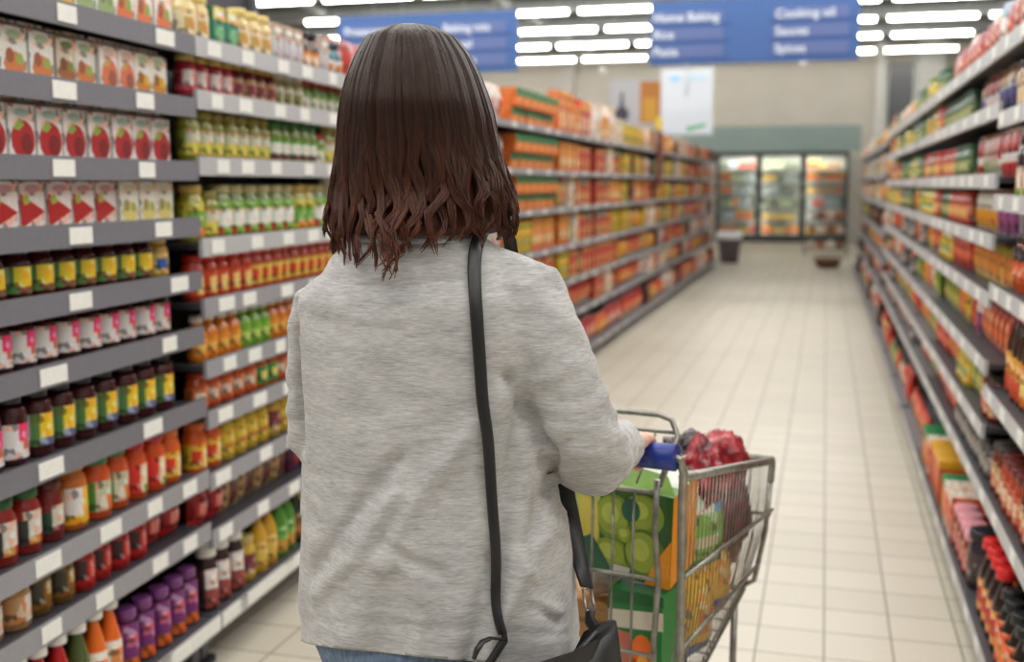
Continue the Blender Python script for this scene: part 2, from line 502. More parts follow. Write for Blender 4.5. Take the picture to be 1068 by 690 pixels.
def d_fruit(fruit, leaf, logo, kind='round'):
    fm, lm, gm = mat(fruit, .45), mat(leaf, .45), mat(logo, .45)
    dk = mat(tuple(int(c*.72) for c in fruit), .45)
    def dr(a, w, h, y):
        a.disc(0, h*.74, w*.30, h*.07, y, gm)
        a.poly([(-w*.5, h*.82), (-w*.28, h*.86), (-w*.5, h*.86)], y, fm)
        if kind == 'round':
            a.disc(w*.03, h*.34, w*.46, h*.29, y, fm, 18); a.disc(w*.16, h*.28, w*.22, h*.16, y - .0005, dk)
            a.poly([(-w*.36, h*.5), (-w*.1, h*.66), (w*.08, h*.56), (-w*.12, h*.47)], y - .0005, lm)
        elif kind == 'wedge':
            a.poly([(-w*.5, h*.06), (w*.48, h*.34), (-w*.5, h*.66)], y, fm)
            a.poly([(-w*.44, h*.58), (-w*.2, h*.66), (-w*.12, h*.5), (-w*.34, h*.46)], y - .0005, lm)
        elif kind == 'low':
            a.disc(0, h*.26, w*.40, h*.22, y, fm); a.disc(-w*.18, h*.40, w*.16, h*.12, y - .0005, dk); a.disc(w*.2, h*.36, w*.15, h*.1, y - .0005, lm)
        a.poly([(-w*.5, h*.0), (w*.5, 0), (w*.5, h*.07), (w*.1, h*.05), (-w*.5, h*.12)], y - .0006, lm)
    return dr
def d_block(top, mid, blob, band=.3):
    tm, mm, bm_ = pm(top, .5), pm(mid, .5), pm(blob, .5)
    def dr(a, w, h, y):
        a.poly([(-w/2, h*(1-band)), (w/2, h*(1-band)), (w/2, h), (-w/2, h)], y, tm)
        a.disc(0, h*.36, w*.34, h*.22, y, bm_)
        a.poly([(-w*.36, h*(1-band*.7)), (w*.36, h*(1-band*.7)), (w*.36, h*(1-band*.35)), (-w*.36, h*(1-band*.35))], y - .0006, mm)
        a.poly([(-w/2, 0), (w/2, 0), (w/2, h*.08), (-w/2, h*.08)], y - .0006, mm)
    return dr
def pf(base, *patches):
    """pouch print: patches (u0, u1, v0, v1, colour)"""
    b = pm(base, .3); ps = [(p[0], p[1], p[2], p[3], pm(p[4], .3)) for p in patches]
    def fn(u, v):
        r = b
        for p in ps:
            if p[0] <= u <= p[1] and p[2] <= v <= p[3]: r = p[4]
        return r
    return fn
def pouchp(base, top, blob, win=None):
    ps = [(0, 1, .82, 1, top), (.25, .75, .25, .6, blob)]
    if win: ps.append((0, 1, 0, .16, win))
    return pf(base, *ps)

SPEC = {}
def spec(key, name, cat, desc, w, parts, d=None):
    SPEC[key] = dict(name=name, cat=cat, desc=desc, w=w, d=d or w, parts=parts, protos={})
YG = (236, 206, 40); GR = (66, 128, 54); WH = (236, 234, 228); RD = (196, 34, 34); OR = (230, 112, 30); DR = (92, 22, 22); BK = (28, 26, 28)
CR = (240, 228, 200)
# near left, top rows: cartons
C = lambda *a, **k: (lambda: g_carton(*a, **k))
J = lambda *a, **k: (lambda: g_jar(*a, **k))
B = lambda *a, **k: (lambda: g_bottle(*a, **k))
P = lambda *a, **k: (lambda: g_pouch(*a, **k))
spec('c_yel', 'soup_carton', 'carton', 'yellow soup carton', .085, C(.085, .06, .17, (238, 226, 190), d_fruit((232, 180, 60), (220, 190, 70), WH, 'low')))
spec('c_grn', 'soup_carton', 'carton', 'pale green soup carton', .085, C(.085, .06, .17, (226, 230, 214), d_fruit((150, 170, 110), (120, 150, 84), (90, 120, 80), 'low')))
spec('c_org', 'soup_carton', 'carton', 'orange vegetable soup carton', .085, C(.085, .06, .17, (240, 230, 220), d_fruit((228, 116, 60), (140, 170, 70), (240, 190, 160), 'low')))
spec('p_veg', 'drink_carton', 'carton', 'white carton with carrot print', .088, C(.088, .06, .138, (238, 234, 226), d_fruit((222, 128, 70), (160, 180, 80), (170, 190, 150), 'low')))
spec('p_brn', 'drink_carton', 'carton', 'beige carton with brown print', .075, C(.075, .06, .134, (206, 190, 166), d_fruit((168, 96, 40), (120, 140, 60), (90, 110, 60), 'low')))
spec('p_pch', 'drink_carton', 'carton', 'white carton with peach print', .078, C(.078, .06, .136, (242, 236, 230), d_fruit((226, 120, 80), (214, 170, 90), (230, 190, 170), 'round')))
spec('p_hny', 'drink_carton', 'carton', 'white carton with honey print', .078, C(.078, .06, .136, (242, 238, 226), d_fruit((216, 140, 30), (226, 180, 60), (190, 200, 150), 'low')))
spec('c_str', 'juice_carton', 'carton', 'strawberry juice carton', .094, C(.092, .065, .148, (240, 234, 230), d_fruit((186, 28, 34), (150, 180, 70), (176, 200, 190), 'round')))
spec('c_cho', 'juice_carton', 'carton', 'red wedge juice carton', .094, C(.092, .065, .132, (240, 226, 222), d_fruit((192, 32, 34), (170, 190, 80), (214, 160, 170), 'wedge')))
spec('c_wht', 'juice_carton', 'carton', 'cream fruit juice carton', .088, C(.086, .065, .132, (240, 236, 222), d_fruit((232, 214, 130), (170, 190, 100), (226, 220, 190), 'low')))
# near left jars
spec('j_jamy', 'jam_jar', 'jar', 'dark jam jar with yellow label', .084, J(.125, .037, (66, 18, 22), (34, 32, 36), lab_plain((92, 140, 70), (-30, 50, .3, .95, YG), (-85, -50, .2, 1, (200, 206, 190)), (-20, 40, 0, .3, (130, 90, 60)))))
spec('j_mus', 'mustard_jar', 'jar', 'golden mustard jar with blue spot', .074, J(.118, .034, (206, 158, 60), (210, 190, 130), lab_plain((226, 196, 110), (-25, 25, .3, .8, (50, 100, 180)))))
spec('j_whp', 'jam_jar', 'jar', 'dark jam jar with white-and-pink label', .083, J(.135, .037, (58, 16, 20), (52, 42, 46), lab_plain((232, 228, 226), (0, 62, .58, 1, (226, 60, 120)), (10, 50, .2, .58, (190, 110, 100))), lz=(.14, .68)))
spec('j_tlw', 'syrup_jar', 'jar', 'tall black-capped jar with white label', .092, J(.172, .040, (64, 18, 22), (44, 44, 50), lab_plain((234, 230, 228), (0, 62, .6, 1, (230, 60, 120)), (10, 45, .25, .6, (200, 110, 90))), lz=(.10, .56), lidh=.24, lidr=.74))
spec('j_tly', 'syrup_jar', 'jar', 'tall black-capped jar with yellow label', .092, J(.172, .040, (70, 20, 24), (44, 44, 52), lab_plain((84, 130, 66), (-20, 50, .35, 1, YG), (-90, -45, .0, 1, (190, 200, 206)), (-20, 50, 0, .3, (90, 110, 150))), lz=(.16, .60), lidh=.24, lidr=.74))
spec('j_salg', 'salsa_jar', 'jar', 'green-lidded red salsa jar', .092, J(.155, .040, (150, 36, 26), (34, 96, 50), lab_plain((150, 40, 30), (-30, 40, .3, .95, (220, 214, 200)), (-60, -20, .1, .8, (50, 60, 60)), (-10, 30, .0, .3, (206, 150, 60))), lz=(.16, .66)))
spec('j_sald', 'salsa_jar', 'jar', 'dark red salsa jar', .088, J(.15, .038, (120, 30, 26), (90, 30, 28), lab_plain((120, 36, 30), (-20, 50, .3, .9, (214, 208, 190)), (-70, -20, .1, .7, (40, 80, 56))), lz=(.16, .6)))
spec('j_pas', 'sauce_jar', 'jar', 'orange sauce jar with yellow label', .1, J(.175, .044, (206, 112, 40), (180, 120, 60), lab_plain((236, 186, 30), (-40, 10, .3, .9, (235, 232, 224))), lz=(.1, .62)))
spec('j_pasg', 'sauce_jar', 'jar', 'green-lidded pasta sauce jar', .092, J(.168, .041, (212, 84, 30), (40, 120, 60), lab_plain((220, 210, 180), (-90, -30, 0, 1, (70, 140, 60)), (20, 60, 0, .4, (220, 120, 40)), (-20, 50, .5, .9, (190, 200, 170))), lz=(.14, .6)))
spec('j_pasr', 'sauce_jar', 'jar', 'red-lidded pasta sauce jar', .088, J(.162, .039, (216, 80, 28), (196, 34, 32), lab_plain((222, 50, 36), (0, 60, .1, 1, (236, 226, 190)), (10, 50, 0, .35, (120, 160, 50))), lz=(.12, .6)))
spec('j_paso', 'sauce_jar', 'jar', 'all-orange sauce jar', .086, J(.158, .038, (224, 98, 30), (226, 110, 40), lab_plain((236, 190, 60), (-50, 0, .2, .8, (224, 60, 36)), (10, 60, .1, .7, (240, 226, 170))), lz=(.12, .58)))
spec('j_tan', 'spread_jar', 'jar', 'tan nut spread jar', .092, J(.13, .041, (196, 146, 96), (206, 190, 168), lab_plain((206, 156, 104), (10, 60, .1, .9, (232, 222, 206))), lidh=.12))
spec('j_olv', 'relish_jar', 'jar', 'olive brown relish jar', .084, J(.13, .037, (120, 84, 26), (150, 110, 50), lab_plain((132, 96, 34), (-60, 0, .2, 1, (70, 66, 50)), (10, 50, .5, .9, (200, 180, 120)))))
spec('j_rdp', 'tomato_jar', 'jar', 'red tomato paste jar', .082, J(.13, .037, (176, 26, 22), (190, 36, 30), lab_plain((190, 30, 26), (-40, 5, .2, .9, (70, 40, 40)), (10, 50, .3, .7, (220, 120, 110)))))
spec('p_red', 'sauce_pouch', 'pouch', 'red tomato pouch', .1, P(.095, .07, .135, pf((186, 32, 30), (.3, .8, .3, .6, (226, 130, 120)), (0, 1, .84, 1, (150, 24, 26)))))
spec('b_red', 'sauce_bottle', 'bottle', 'white-capped red sauce bottle', .068, B(.235, .031, (176, 24, 24), (240, 240, 236), lab_plain((196, 30, 28), (-40, 40, .3, .8, (230, 200, 190))), capr=.75, caph=.16, neck=.42))
spec('b_grn', 'sauce_bottle', 'bottle', 'white-capped green sauce bottle', .068, B(.235, .031, (74, 88, 40), (240, 240, 236), lab_plain((210, 200, 160), (-30, 30, .3, .8, (110, 130, 70))), capr=.75, caph=.16, neck=.42))
spec('b_org', 'sauce_bottle', 'bottle', 'white-capped orange sauce bottle', .068, B(.24, .031, (226, 104, 24), (242, 242, 238), lab_plain((236, 226, 206), (-30, 40, .3, .8, (220, 140, 80))), capr=.75, caph=.16, neck=.46))
spec('j_pur', 'pickled_beet_jar', 'jar', 'purple jar with orange print', .076, J(.17, .033, (92, 30, 84), (120, 60, 120), lab_plain((112, 40, 110), (-40, 40, .0, .35, (220, 110, 40)), (-30, 30, .5, .8, (200, 90, 120))), lz=(.05, .8)))
spec('b_blk', 'vinegar_bottle', 'bottle', 'dark bottle with white cap', .08, B(.22, .036, (50, 34, 34), (232, 230, 228), lab_plain((60, 40, 42), (-40, 40, .0, .4, (150, 70, 60)), (-50, 30, .5, 1, (222, 220, 216))), capr=.85, caph=.24, neck=.34, lz=(.05, .6)))
# pickle bay
spec('b_hb', 'honey_jar', 'jar', 'beige preserve jar', .082, J(.15, .037, (214, 190, 130), (222, 196, 120), lab_plain((226, 214, 176), (-30, 30, .3, .8, (200, 160, 80)))))
spec('b_gb', 'tea_box', 'box', 'green tea box', .082, C(.08, .06, .13, (40, 130, 100), d_block((220, 200, 90), (230, 230, 214), (110, 180, 120)), False))
spec('b_wb', 'flour_box', 'box', 'grey-white baking box', .08, C(.078, .06, .14, (206, 206, 204), d_block((180, 160, 130), (236, 236, 232), (190, 180, 190)), False))
spec('b_ob', 'spice_bottle', 'bottle', 'dark bottle with orange label', .07, B(.15, .031, (70, 44, 30), BK, lab_plain((222, 130, 50), (-30, 30, .3, .8, (236, 220, 190))), capr=.7, caph=.16))
spec('b_tb', 'spice_bottle', 'bottle', 'teal bottle with white label', .07, B(.14, .031, (36, 100, 110), (40, 60, 70), lab_plain((226, 226, 220), (-30, 30, .3, .8, (210, 130, 60))), capr=.7, caph=.16))
spec('k_red', 'pickle_jar', 'jar', 'pink-red preserve jar', .074, J(.12, .033, (182, 50, 60), (220, 196, 110), lab_plain((206, 80, 90), (-40, 10, .2, .9, (230, 220, 214)))))
spec('k_yel', 'pickle_jar', 'jar', 'gold-lidded maroon jar', .074, J(.125, .033, (120, 44, 40), (214, 180, 80), lab_plain((190, 150, 110), (-30, 30, .2, .8, (130, 40, 60)))))
spec('k_wht', 'pickle_jar', 'jar', 'pale jar with olive label', .074, J(.12, .033, (180, 170, 120), (226, 216, 196), lab_plain((216, 214, 196), (-40, 20, .1, .8, (140, 140, 80)))))
spec('k_gr', 'pickle_jar', 'jar', 'red-lidded green pickle jar', .074, J(.122, .033, (110, 130, 40), (196, 36, 34), lab_plain((110, 160, 60), (-40, 10, .1, .8, (230, 232, 214)))))
spec('k_olv', 'gherkin_jar', 'jar', 'olive gherkin jar', .078, J(.15, .035, (142, 138, 44), (150, 140, 70), lab_plain((160, 170, 60), (-50, 10, .0, .5, (226, 216, 90)), (-40, 40, .55, .9, (206, 206, 180)))))
spec('k_wgr', 'gherkin_jar', 'jar', 'green-lidded gherkin jar', .078, J(.15, .035, (120, 140, 50), (50, 120, 60), lab_plain((110, 170, 70), (-40, 30, .2, .8, (232, 236, 226)), (-40, 30, 0, .2, (100, 60, 40)))))
spec('k_big', 'cucumber_jar', 'jar', 'large green cucumber jar', .094, J(.168, .042, (110, 128, 50), (190, 180, 130), lab_plain((120, 176, 60), (-50, 40, .3, .8, (234, 236, 228)), (-60, -10, 0, .3, (200, 60, 40))), lz=(.1, .7)))
spec('k_bgy', 'cucumber_jar', 'jar', 'large yellow pepper jar', .094, J(.168, .042, (170, 160, 50), (200, 170, 90), lab_plain((206, 200, 70), (-50, 40, .3, .7, (110, 170, 60)), (-20, 60, 0, .3, (220, 120, 40))), lz=(.1, .7)))
spec('s_ror', 'sauce_jar', 'jar', 'red-orange cooking sauce jar', .074, J(.138, .034, (206, 62, 28), (204, 40, 32), lab_plain((216, 80, 34), (-10, 40, .1, .7, (238, 214, 130)))))
spec('s_ylw', 'sauce_jar', 'jar', 'yellow-labelled red cooking sauce jar', .074, J(.138, .034, (196, 60, 30), (206, 80, 50), lab_plain((230, 190, 80), (-40, 0, .2, .8, (214, 70, 36)))))
spec('s_wco', 'dressing_bottle', 'bottle', 'white-capped orange dressing bottle', .07, B(.14, .032, (226, 130, 24), (236, 226, 216), lab_plain((226, 140, 30), (-30, 30, .2, .8, (236, 190, 90))), capr=.66, caph=.16))
spec('s_wcg', 'dressing_bottle', 'bottle', 'white-capped lime dressing bottle', .07, B(.14, .032, (120, 170, 40), (226, 236, 216), lab_plain((110, 180, 50), (-30, 30, .2, .8, (190, 220, 110))), capr=.66, caph=.16))
spec('s_orr', 'chutney_jar', 'jar', 'orange chutney jar', .078, J(.118, .035, (218, 88, 40), (206, 70, 40), lab_plain((222, 120, 60), (-40, 10, .2, .8, (238, 222, 200)))))
spec('s_grn', 'chutney_jar', 'jar', 'chutney jar with green label', .078, J(.118, .035, (206, 110, 40), (60, 140, 60), lab_plain((60, 160, 80), (-10, 40, .2, .8, (236, 226, 120)))))
spec('m_yel', 'mustard_jar', 'jar', 'yellow mustard jar', .08, J(.15, .036, (206, 176, 50), (200, 180, 80), lab_plain((216, 190, 60), (-30, 30, .2, .6, (190, 130, 40)))))
spec('m_plum', 'mustard_jar', 'jar', 'yellow jar with plum label', .086, J(.15, .039, (196, 160, 60), (190, 170, 100), lab_plain((200, 176, 90), (-50, 40, .2, .9, (110, 40, 50)))))
spec('w_bge', 'dried_fruit_pouch', 'pouch', 'beige pouch with dark window', .12, P(.115, .05, .15, pf((206, 172, 116), (.2, .8, .15, .6, (104, 34, 30)))))
spec('w_pur', 'dried_fruit_pouch', 'pouch', 'purple pouch', .1, P(.095, .05, .15, pf((112, 40, 80), (.2, .8, .2, .5, (190, 60, 60)))))
spec('w_red', 'dried_fruit_pouch', 'pouch', 'bright red pouch', .1, P(.095, .05, .15, pf((190, 36, 40), (.2, .8, .2, .5, (120, 30, 50)))))
spec('o_yel', 'oil_bottle', 'bottle', 'yellow oil bottle', .074, B(.21, .034, (196, 150, 40), (206, 160, 40), lab_plain((200, 160, 60), (-40, 40, .2, .9, (210, 180, 80))), capr=.6))
spec('o_grn', 'oil_bottle', 'bottle', 'green oil bottle', .074, B(.22, .034, (70, 130, 40), (40, 120, 50), lab_plain((190, 150, 50), (-40, 30, .4, .9, (90, 170, 70))), capr=.6))
spec('o_blk', 'oil_bottle', 'bottle', 'black olive oil bottle', .074, B(.22, .034, (40, 44, 30), (30, 32, 28), lab_plain((110, 90, 40), (-40, 40, .2, .6, (180, 110, 50))), capr=.6))
spec('o_tom', 'tomato_pouch', 'pouch', 'pouch with tomato print', .12, P(.115, .06, .19, pf((186, 160, 90), (.1, .5, .1, .5, (206, 50, 40)), (.55, .95, .2, .6, (196, 60, 40)), (.3, .7, .65, .8, (110, 130, 50)))))

def make(key, flat=False):
    s = SPEC[key]
    k = 'flat' if flat else 'full'
    if k not in s['protos']:
        pts = s['parts']()
        if flat:
            mb = MB()
            for _, p in pts: mb.add(p)
            s['protos'][k] = [(s['name'], mb.mesh(s['name']))]
        else:
            s['protos'][k] = [((s['name'] if i == 0 else n), p.mesh(n)) for i, (n, p) in enumerate(pts)]
    ms = s['protos'][k]
    root = bpy.data.objects.new(ms[0][0], ms[0][1]); COL.objects.link(root)
    for n, me in ms[1:]:
        c = bpy.data.objects.new(n, me); COL.objects.link(c); c.parent = root
    return root
def put(b, key, s, y, z, label, group, flat=False, jit=2.0):
    o = make(key, flat)
    x = s if b.side == 'left' else b.L - s
    o.location = b.o + Vector((b.cs * x - b.sn * y, b.sn * x + b.cs * y, z))
    turn = 0
    if SPEC[key]['cat'] in ('jar', 'bottle', 'tub'): turn = -24 if b.side == 'left' else 24
    elif b.side == 'right' and SPEC[key]['cat'] == 'pouch' and not flat: turn = 22; jit = 7
    o.rotation_euler = (0, 0, b.rz + math.radians(turn + random.uniform(-jit, jit)))
    tag(o, label, SPEC[key]['cat'], group)
    return o
def fill(b, k, runs, s0=.035, s1=None, flat=False, gap=.006, front=.02, deep=1, rowgap=.012):
    """runs: list of (key, count or None); the goods stand from the near end of shelf k (0 = top)"""
    z = b.sh[k] + .0125
    s1 = s1 if s1 is not None else b.L - .035
    s = s0
    seen = {}
    yo = (-b.out if k == b.ns - 1 else 0) + .014 + front
    shelf = 'top shelf' if k == 0 else ('bottom shelf' if k == b.ns - 1 else ORD[k] + ' shelf down')
    if shelf == 'first shelf down': shelf = 'second shelf down'
    for key, n in runs:
        sp = SPEC[key]
        i = 0
        while n is None or i < n:
            if s + sp['w'] > s1: break
            for r in range(deep):
                q = seen.get((key, r), 0); seen[(key, r)] = q + 1
                row = ['', 'second-row ', 'back-row '][r]
                lab = '%s %s%s from near end, %s, %s' % (ORD[q], row, sp['desc'], shelf, b.name)
                if len(lab.split()) > 16: print('LONG', lab)
                dd = sp['d']
                put(b, key, s + sp['w'] / 2 + gap / 2, yo + dd / 2 + r * (dd + rowgap) + random.uniform(0, .008), z, lab,
                    '%ss on the %s of %s' % (sp['name'].replace('_', ' '), shelf, b.name), flat)
            s += sp['w'] + gap; i += 1

# ---- near left: the jam bay and the pickle bay
LROT = math.radians(90 + 2.93)
pl = Vector((-1.71, 2.573, 0)); dl = Vector((-.051, .9987, 0))
zA = [1.838, 1.664, 1.487, 1.330, 1.176, 1.017, .806, .590, .430, .150]
zB = [1.838, 1.690, 1.502, 1.268, 1.093, .911, .761, .574, .400, .150]
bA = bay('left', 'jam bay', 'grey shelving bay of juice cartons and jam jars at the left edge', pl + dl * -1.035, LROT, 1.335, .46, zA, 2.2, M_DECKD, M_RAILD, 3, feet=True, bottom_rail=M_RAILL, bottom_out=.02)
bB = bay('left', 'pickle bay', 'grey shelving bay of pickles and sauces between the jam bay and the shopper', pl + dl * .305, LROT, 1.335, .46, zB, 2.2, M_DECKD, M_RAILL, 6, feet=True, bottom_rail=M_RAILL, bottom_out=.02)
N = None
fill(bA, 0, [('c_yel', 8), ('c_grn', 2), ('c_org', 3)], s0=.12)
fill(bA, 1, [('p_veg', 7), ('p_brn', 1), ('p_veg', 1), ('p_pch', 2), ('p_hny', N)], s0=.1)
fill(bA, 2, [('c_str', N)], s0=.08)
fill(bA, 3, [('c_cho', 9), ('c_wht', N)], s0=.1)
fill(bA, 4, [('j_jamy', 13), ('j_mus', N)], s0=.05, gap=.002)
fill(bA, 5, [('j_whp', N)], s0=.05, gap=.003)
fill(bA, 6, [('j_tlw', 6), ('j_tly', N)], s0=.06, gap=.0)
fill(bA, 7, [('j_salg', 7), ('j_sald', 1), ('j_pas', 1), ('j_pasg', 2), ('j_pasr', 2), ('j_paso', N)], s0=.0, gap=.0, s1=1.345)
fill(bA, 8, [('j_tan', 6), ('j_olv', 2), ('j_rdp', 4), ('p_red', N)], s0=.03, s1=1.345, gap=.0)
fill(bA, 9, [('b_red', 9), ('b_grn', 1), ('b_org', 2), ('j_pur', 5), ('b_blk', N)], s0=.02, s1=1.345)
fill(bB, 0, [('b_hb', 2), ('b_gb', 2), ('b_hb', 3), ('b_wb', 3), ('b_ob', 2), ('b_wb', 1), ('b_tb', N)], gap=.004)
fill(bB, 1, [('k_red', 4), ('k_yel', 4), ('k_wht', 3), ('k_gr', N)], gap=.003)
fill(bB, 2, [('k_olv', 7), ('k_wgr', 5), ('k_gr', 1), ('k_olv', N)], gap=.003)
fill(bB, 3, [('k_bgy', 1), ('k_olv', 1), ('k_big', 6), ('k_bgy', 2), ('k_big', N)], gap=.003)
fill(bB, 4, [('s_ror', 5), ('s_ylw', N)], gap=.004)
fill(bB, 5, [('s_wco', 4), ('s_wcg', 3), ('s_wco', N)], gap=.004)
fill(bB, 6, [('s_orr', 5), ('s_grn', 2), ('s_orr', N)], gap=.004)
fill(bB, 7, [('j_paso', 2), ('m_yel', 4), ('m_plum', 1), ('m_yel', 2), ('m_plum', N)], gap=.004, s0=.012)
fill(bB, 8, [('p_red', 2), ('w_bge', 4), ('w_pur', 2), ('w_red', N)], gap=.006, s0=.012)
fill(bB, 9, [('b_blk', 3), ('m_plum', 1), ('o_yel', 2), ('o_grn', 2), ('o_blk', 1), ('o_tom', N)], gap=.006, s0=.012)

# ---- far goods (too far off to show separate lids and labels)
Xb = lambda w, d, h, base, *a: (lambda: g_carton(w, d, h, base, d_block(*a), False))
spec('f_ogb', 'biscuit_box', 'box', 'orange box with green lid', .185, C(.18, .12, .115, (222, 112, 34), lambda a, w, h, y: (a.poly([(-w/2, h*.56), (w/2, h*.56), (w/2, h), (-w/2, h)], y, mat((30, 128, 78))), a.poly([(-w*.3, h*.2), (w*.3, h*.2), (w*.3, h*.5), (-w*.3, h*.5)], y, mat((236, 150, 70)))), False))
spec('f_oyb', 'cereal_box', 'box', 'orange and yellow box', .15, Xb(.145, .1, .225, (226, 126, 40), (230, 180, 60), (214, 80, 40), (240, 214, 150), .3))
spec('f_red', 'cracker_box', 'box', 'red box', .15, Xb(.145, .1, .215, (190, 50, 36), (214, 96, 40), (236, 196, 120), (226, 140, 60), .25))
spec('f_yel', 'porridge_box', 'box', 'yellow box with green print', .16, Xb(.155, .1, .21, (232, 190, 36), (236, 204, 60), (90, 140, 50), (140, 150, 50), .3))
spec('f_wht', 'oat_carton', 'carton', 'white carton', .11, Xb(.105, .09, .235, (236, 232, 224), (226, 214, 190), (216, 180, 90), (222, 190, 120), .3))
spec('f_gro', 'muesli_box', 'box', 'red box with green stripe', .14, Xb(.135, .1, .22, (186, 60, 42), (60, 110, 60), (226, 216, 196), (220, 170, 80), .25))
spec('f_crm', 'pasta_pack', 'packet', 'cream packet with red print', .13, P(.125, .08, .22, pouchp((214, 176, 106), (190, 110, 50), (190, 60, 44))))
spec('f_rdp', 'crisp_packet', 'packet', 'red packet', .14, P(.135, .08, .22, pouchp((192, 48, 38), (170, 30, 32), (230, 150, 70), (220, 190, 150))))
spec('f_pnk', 'sweet_packet', 'packet', 'pink-red packet', .14, P(.135, .08, .215, pouchp((190, 70, 62), (160, 44, 44), (236, 206, 180))))
spec('f_orp', 'noodle_packet', 'packet', 'orange packet', .14, P(.135, .08, .18, pouchp((224, 120, 50), (206, 80, 40), (240, 206, 110))))
spec('f_ylp', 'noodle_packet', 'packet', 'yellow packet', .14, P(.135, .08, .18, pouchp((232, 186, 50), (214, 130, 40), (206, 70, 44))))
spec('f_whp', 'rice_bag', 'bag', 'white rice bag', .16, P(.155, .1, .225, pouchp((232, 228, 220), (210, 190, 170), (200, 90, 70))))
spec('f_blk', 'chocolate_box', 'box', 'dark brown box', .11, Xb(.105, .1, .2, (58, 36, 30), (90, 50, 40), (190, 140, 60), (150, 60, 50), .3))
spec('f_grn', 'tea_packet', 'packet', 'green packet', .11, P(.105, .08, .2, pouchp((96, 132, 60), (60, 100, 56), (226, 206, 130))))
spec('f_tal', 'cereal_box', 'box', 'tall orange cereal box', .17, Xb(.165, .09, .32, (222, 110, 44), (232, 170, 60), (196, 60, 44), (240, 206, 150), .3))
spec('f_tlr', 'cereal_box', 'box', 'tall red cereal box', .15, Xb(.145, .09, .30, (196, 64, 48), (226, 140, 60), (236, 196, 90), (236, 210, 170), .3))
spec('f_wtl', 'oat_carton', 'carton', 'tall white carton', .13, Xb(.125, .09, .33, (238, 234, 226), (230, 224, 210), (206, 160, 60), (214, 170, 70), .2))
LX = -1.87
FL = 1.35
zF = [1.817, 1.53, 1.262, .98, .707, .441, .11]
rn = random.Random(3)
nth = [ORD[q + 2] for q in range(12)]
POOL_HI = ['f_oyb', 'f_red', 'f_gro', 'f_crm', 'f_yel', 'f_wht', 'f_whp', 'f_crm', 'f_blk', 'f_grn', 'f_ylp']
POOL_LO = ['f_rdp', 'f_pnk', 'f_orp', 'f_red', 'f_whp', 'f_whp', 'f_crm', 'f_gro', 'f_blk', 'f_ylp', 'f_wht']
def runs_from(pool, L, lo=2, hi=4):
    out, s = [], 0
    while s < L:
        k = rn.choice(pool); n = rn.randint(lo, hi); out.append((k, n)); s += n * (SPEC[k]['w'] + .006)
    return out
for i in range(12):
    y0 = 4.22 + FL * i
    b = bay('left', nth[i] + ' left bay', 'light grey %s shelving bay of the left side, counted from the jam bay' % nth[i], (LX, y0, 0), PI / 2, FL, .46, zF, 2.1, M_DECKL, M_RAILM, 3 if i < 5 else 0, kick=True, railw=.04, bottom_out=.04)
    for k in range(7):
        if i < 2: r = runs_from(['f_pnk', 'f_whp', 'f_crm'] if k < 3 else POOL_LO, FL, 3, 5)
        elif i == 2:
            r = [('f_ogb', N)] if k < 3 else [('f_yel', 3), ('f_oyb', N)] if k == 3 else [('f_yel', 2), ('f_red', N)] if k == 4 else runs_from(POOL_LO, FL)
        elif i == 3:
            r = [[('f_tal', 3), ('f_oyb', 1), ('f_tlr', N)], [('f_oyb', 4), ('f_red', N)], [('f_crm', 2), ('f_wht', 1), ('f_blk', 1), ('f_oyb', 1), ('f_gro', 2), ('f_red', N)],
                 [('f_oyb', 2), ('f_grn', 1), ('f_wht', 1), ('f_red', 2), ('f_gro', N)], [('f_yel', 2), ('f_red', 2), ('f_grn', 1), ('f_red', N)], [('f_red', 2), ('f_rdp', N)], [('f_whp', 2), ('f_pnk', N)]][k]
        elif i == 4:
            r = [[('f_wtl', 2), ('f_oyb', 2), ('f_wtl', 2), ('f_wht', N)], [('f_red', 3), ('f_wht', 2), ('f_gro', N)], [('f_red', 2), ('f_gro', 2), ('f_oyb', N)], [('f_gro', 3), ('f_red', 2), ('f_yel', N)],
                 [('f_red', N)], [('f_red', 3), ('f_wht', 2), ('f_rdp', N)], [('f_orp', 3), ('f_pnk', N)]][k]
        elif i == 5:
            r = [[('f_yel', N)], [('f_yel', 3), ('f_blk', 1), ('f_oyb', 1), ('f_yel', N)], [('f_yel', 2), ('f_blk', 2), ('f_oyb', N)], [('f_yel', 3), ('f_crm', 2), ('f_ylp', N)], [('f_ylp', 3), ('f_rdp', N)], [('f_orp', 4), ('f_rdp', N)], [('f_rdp', N)]][k]
        else:
            r = runs_from((POOL_HI + ['f_crm', 'f_crm']) if k < 4 and i < 9 else POOL_LO, FL, 1, 3)
        fill(b, k, r, flat=True, gap=.012 if i < 6 else .02)
        if i == 2 and k < 3:      # a second layer of boxes on the first one
            for q in range(6):
                put(b, 'f_ogb', .035 + .192 * q + .0955 if False else .035 + .197 * q + .0955, .034 + .06 + .004, b.sh[k] + .0125 + .116,
                    '%s upper-layer orange box with green lid, %s, fifth left bay' % (ORD[q], ['top shelf', 'second shelf down', 'third shelf down'][k]), 'stacked biscuit boxes in the fifth left bay', True, jit=.3)

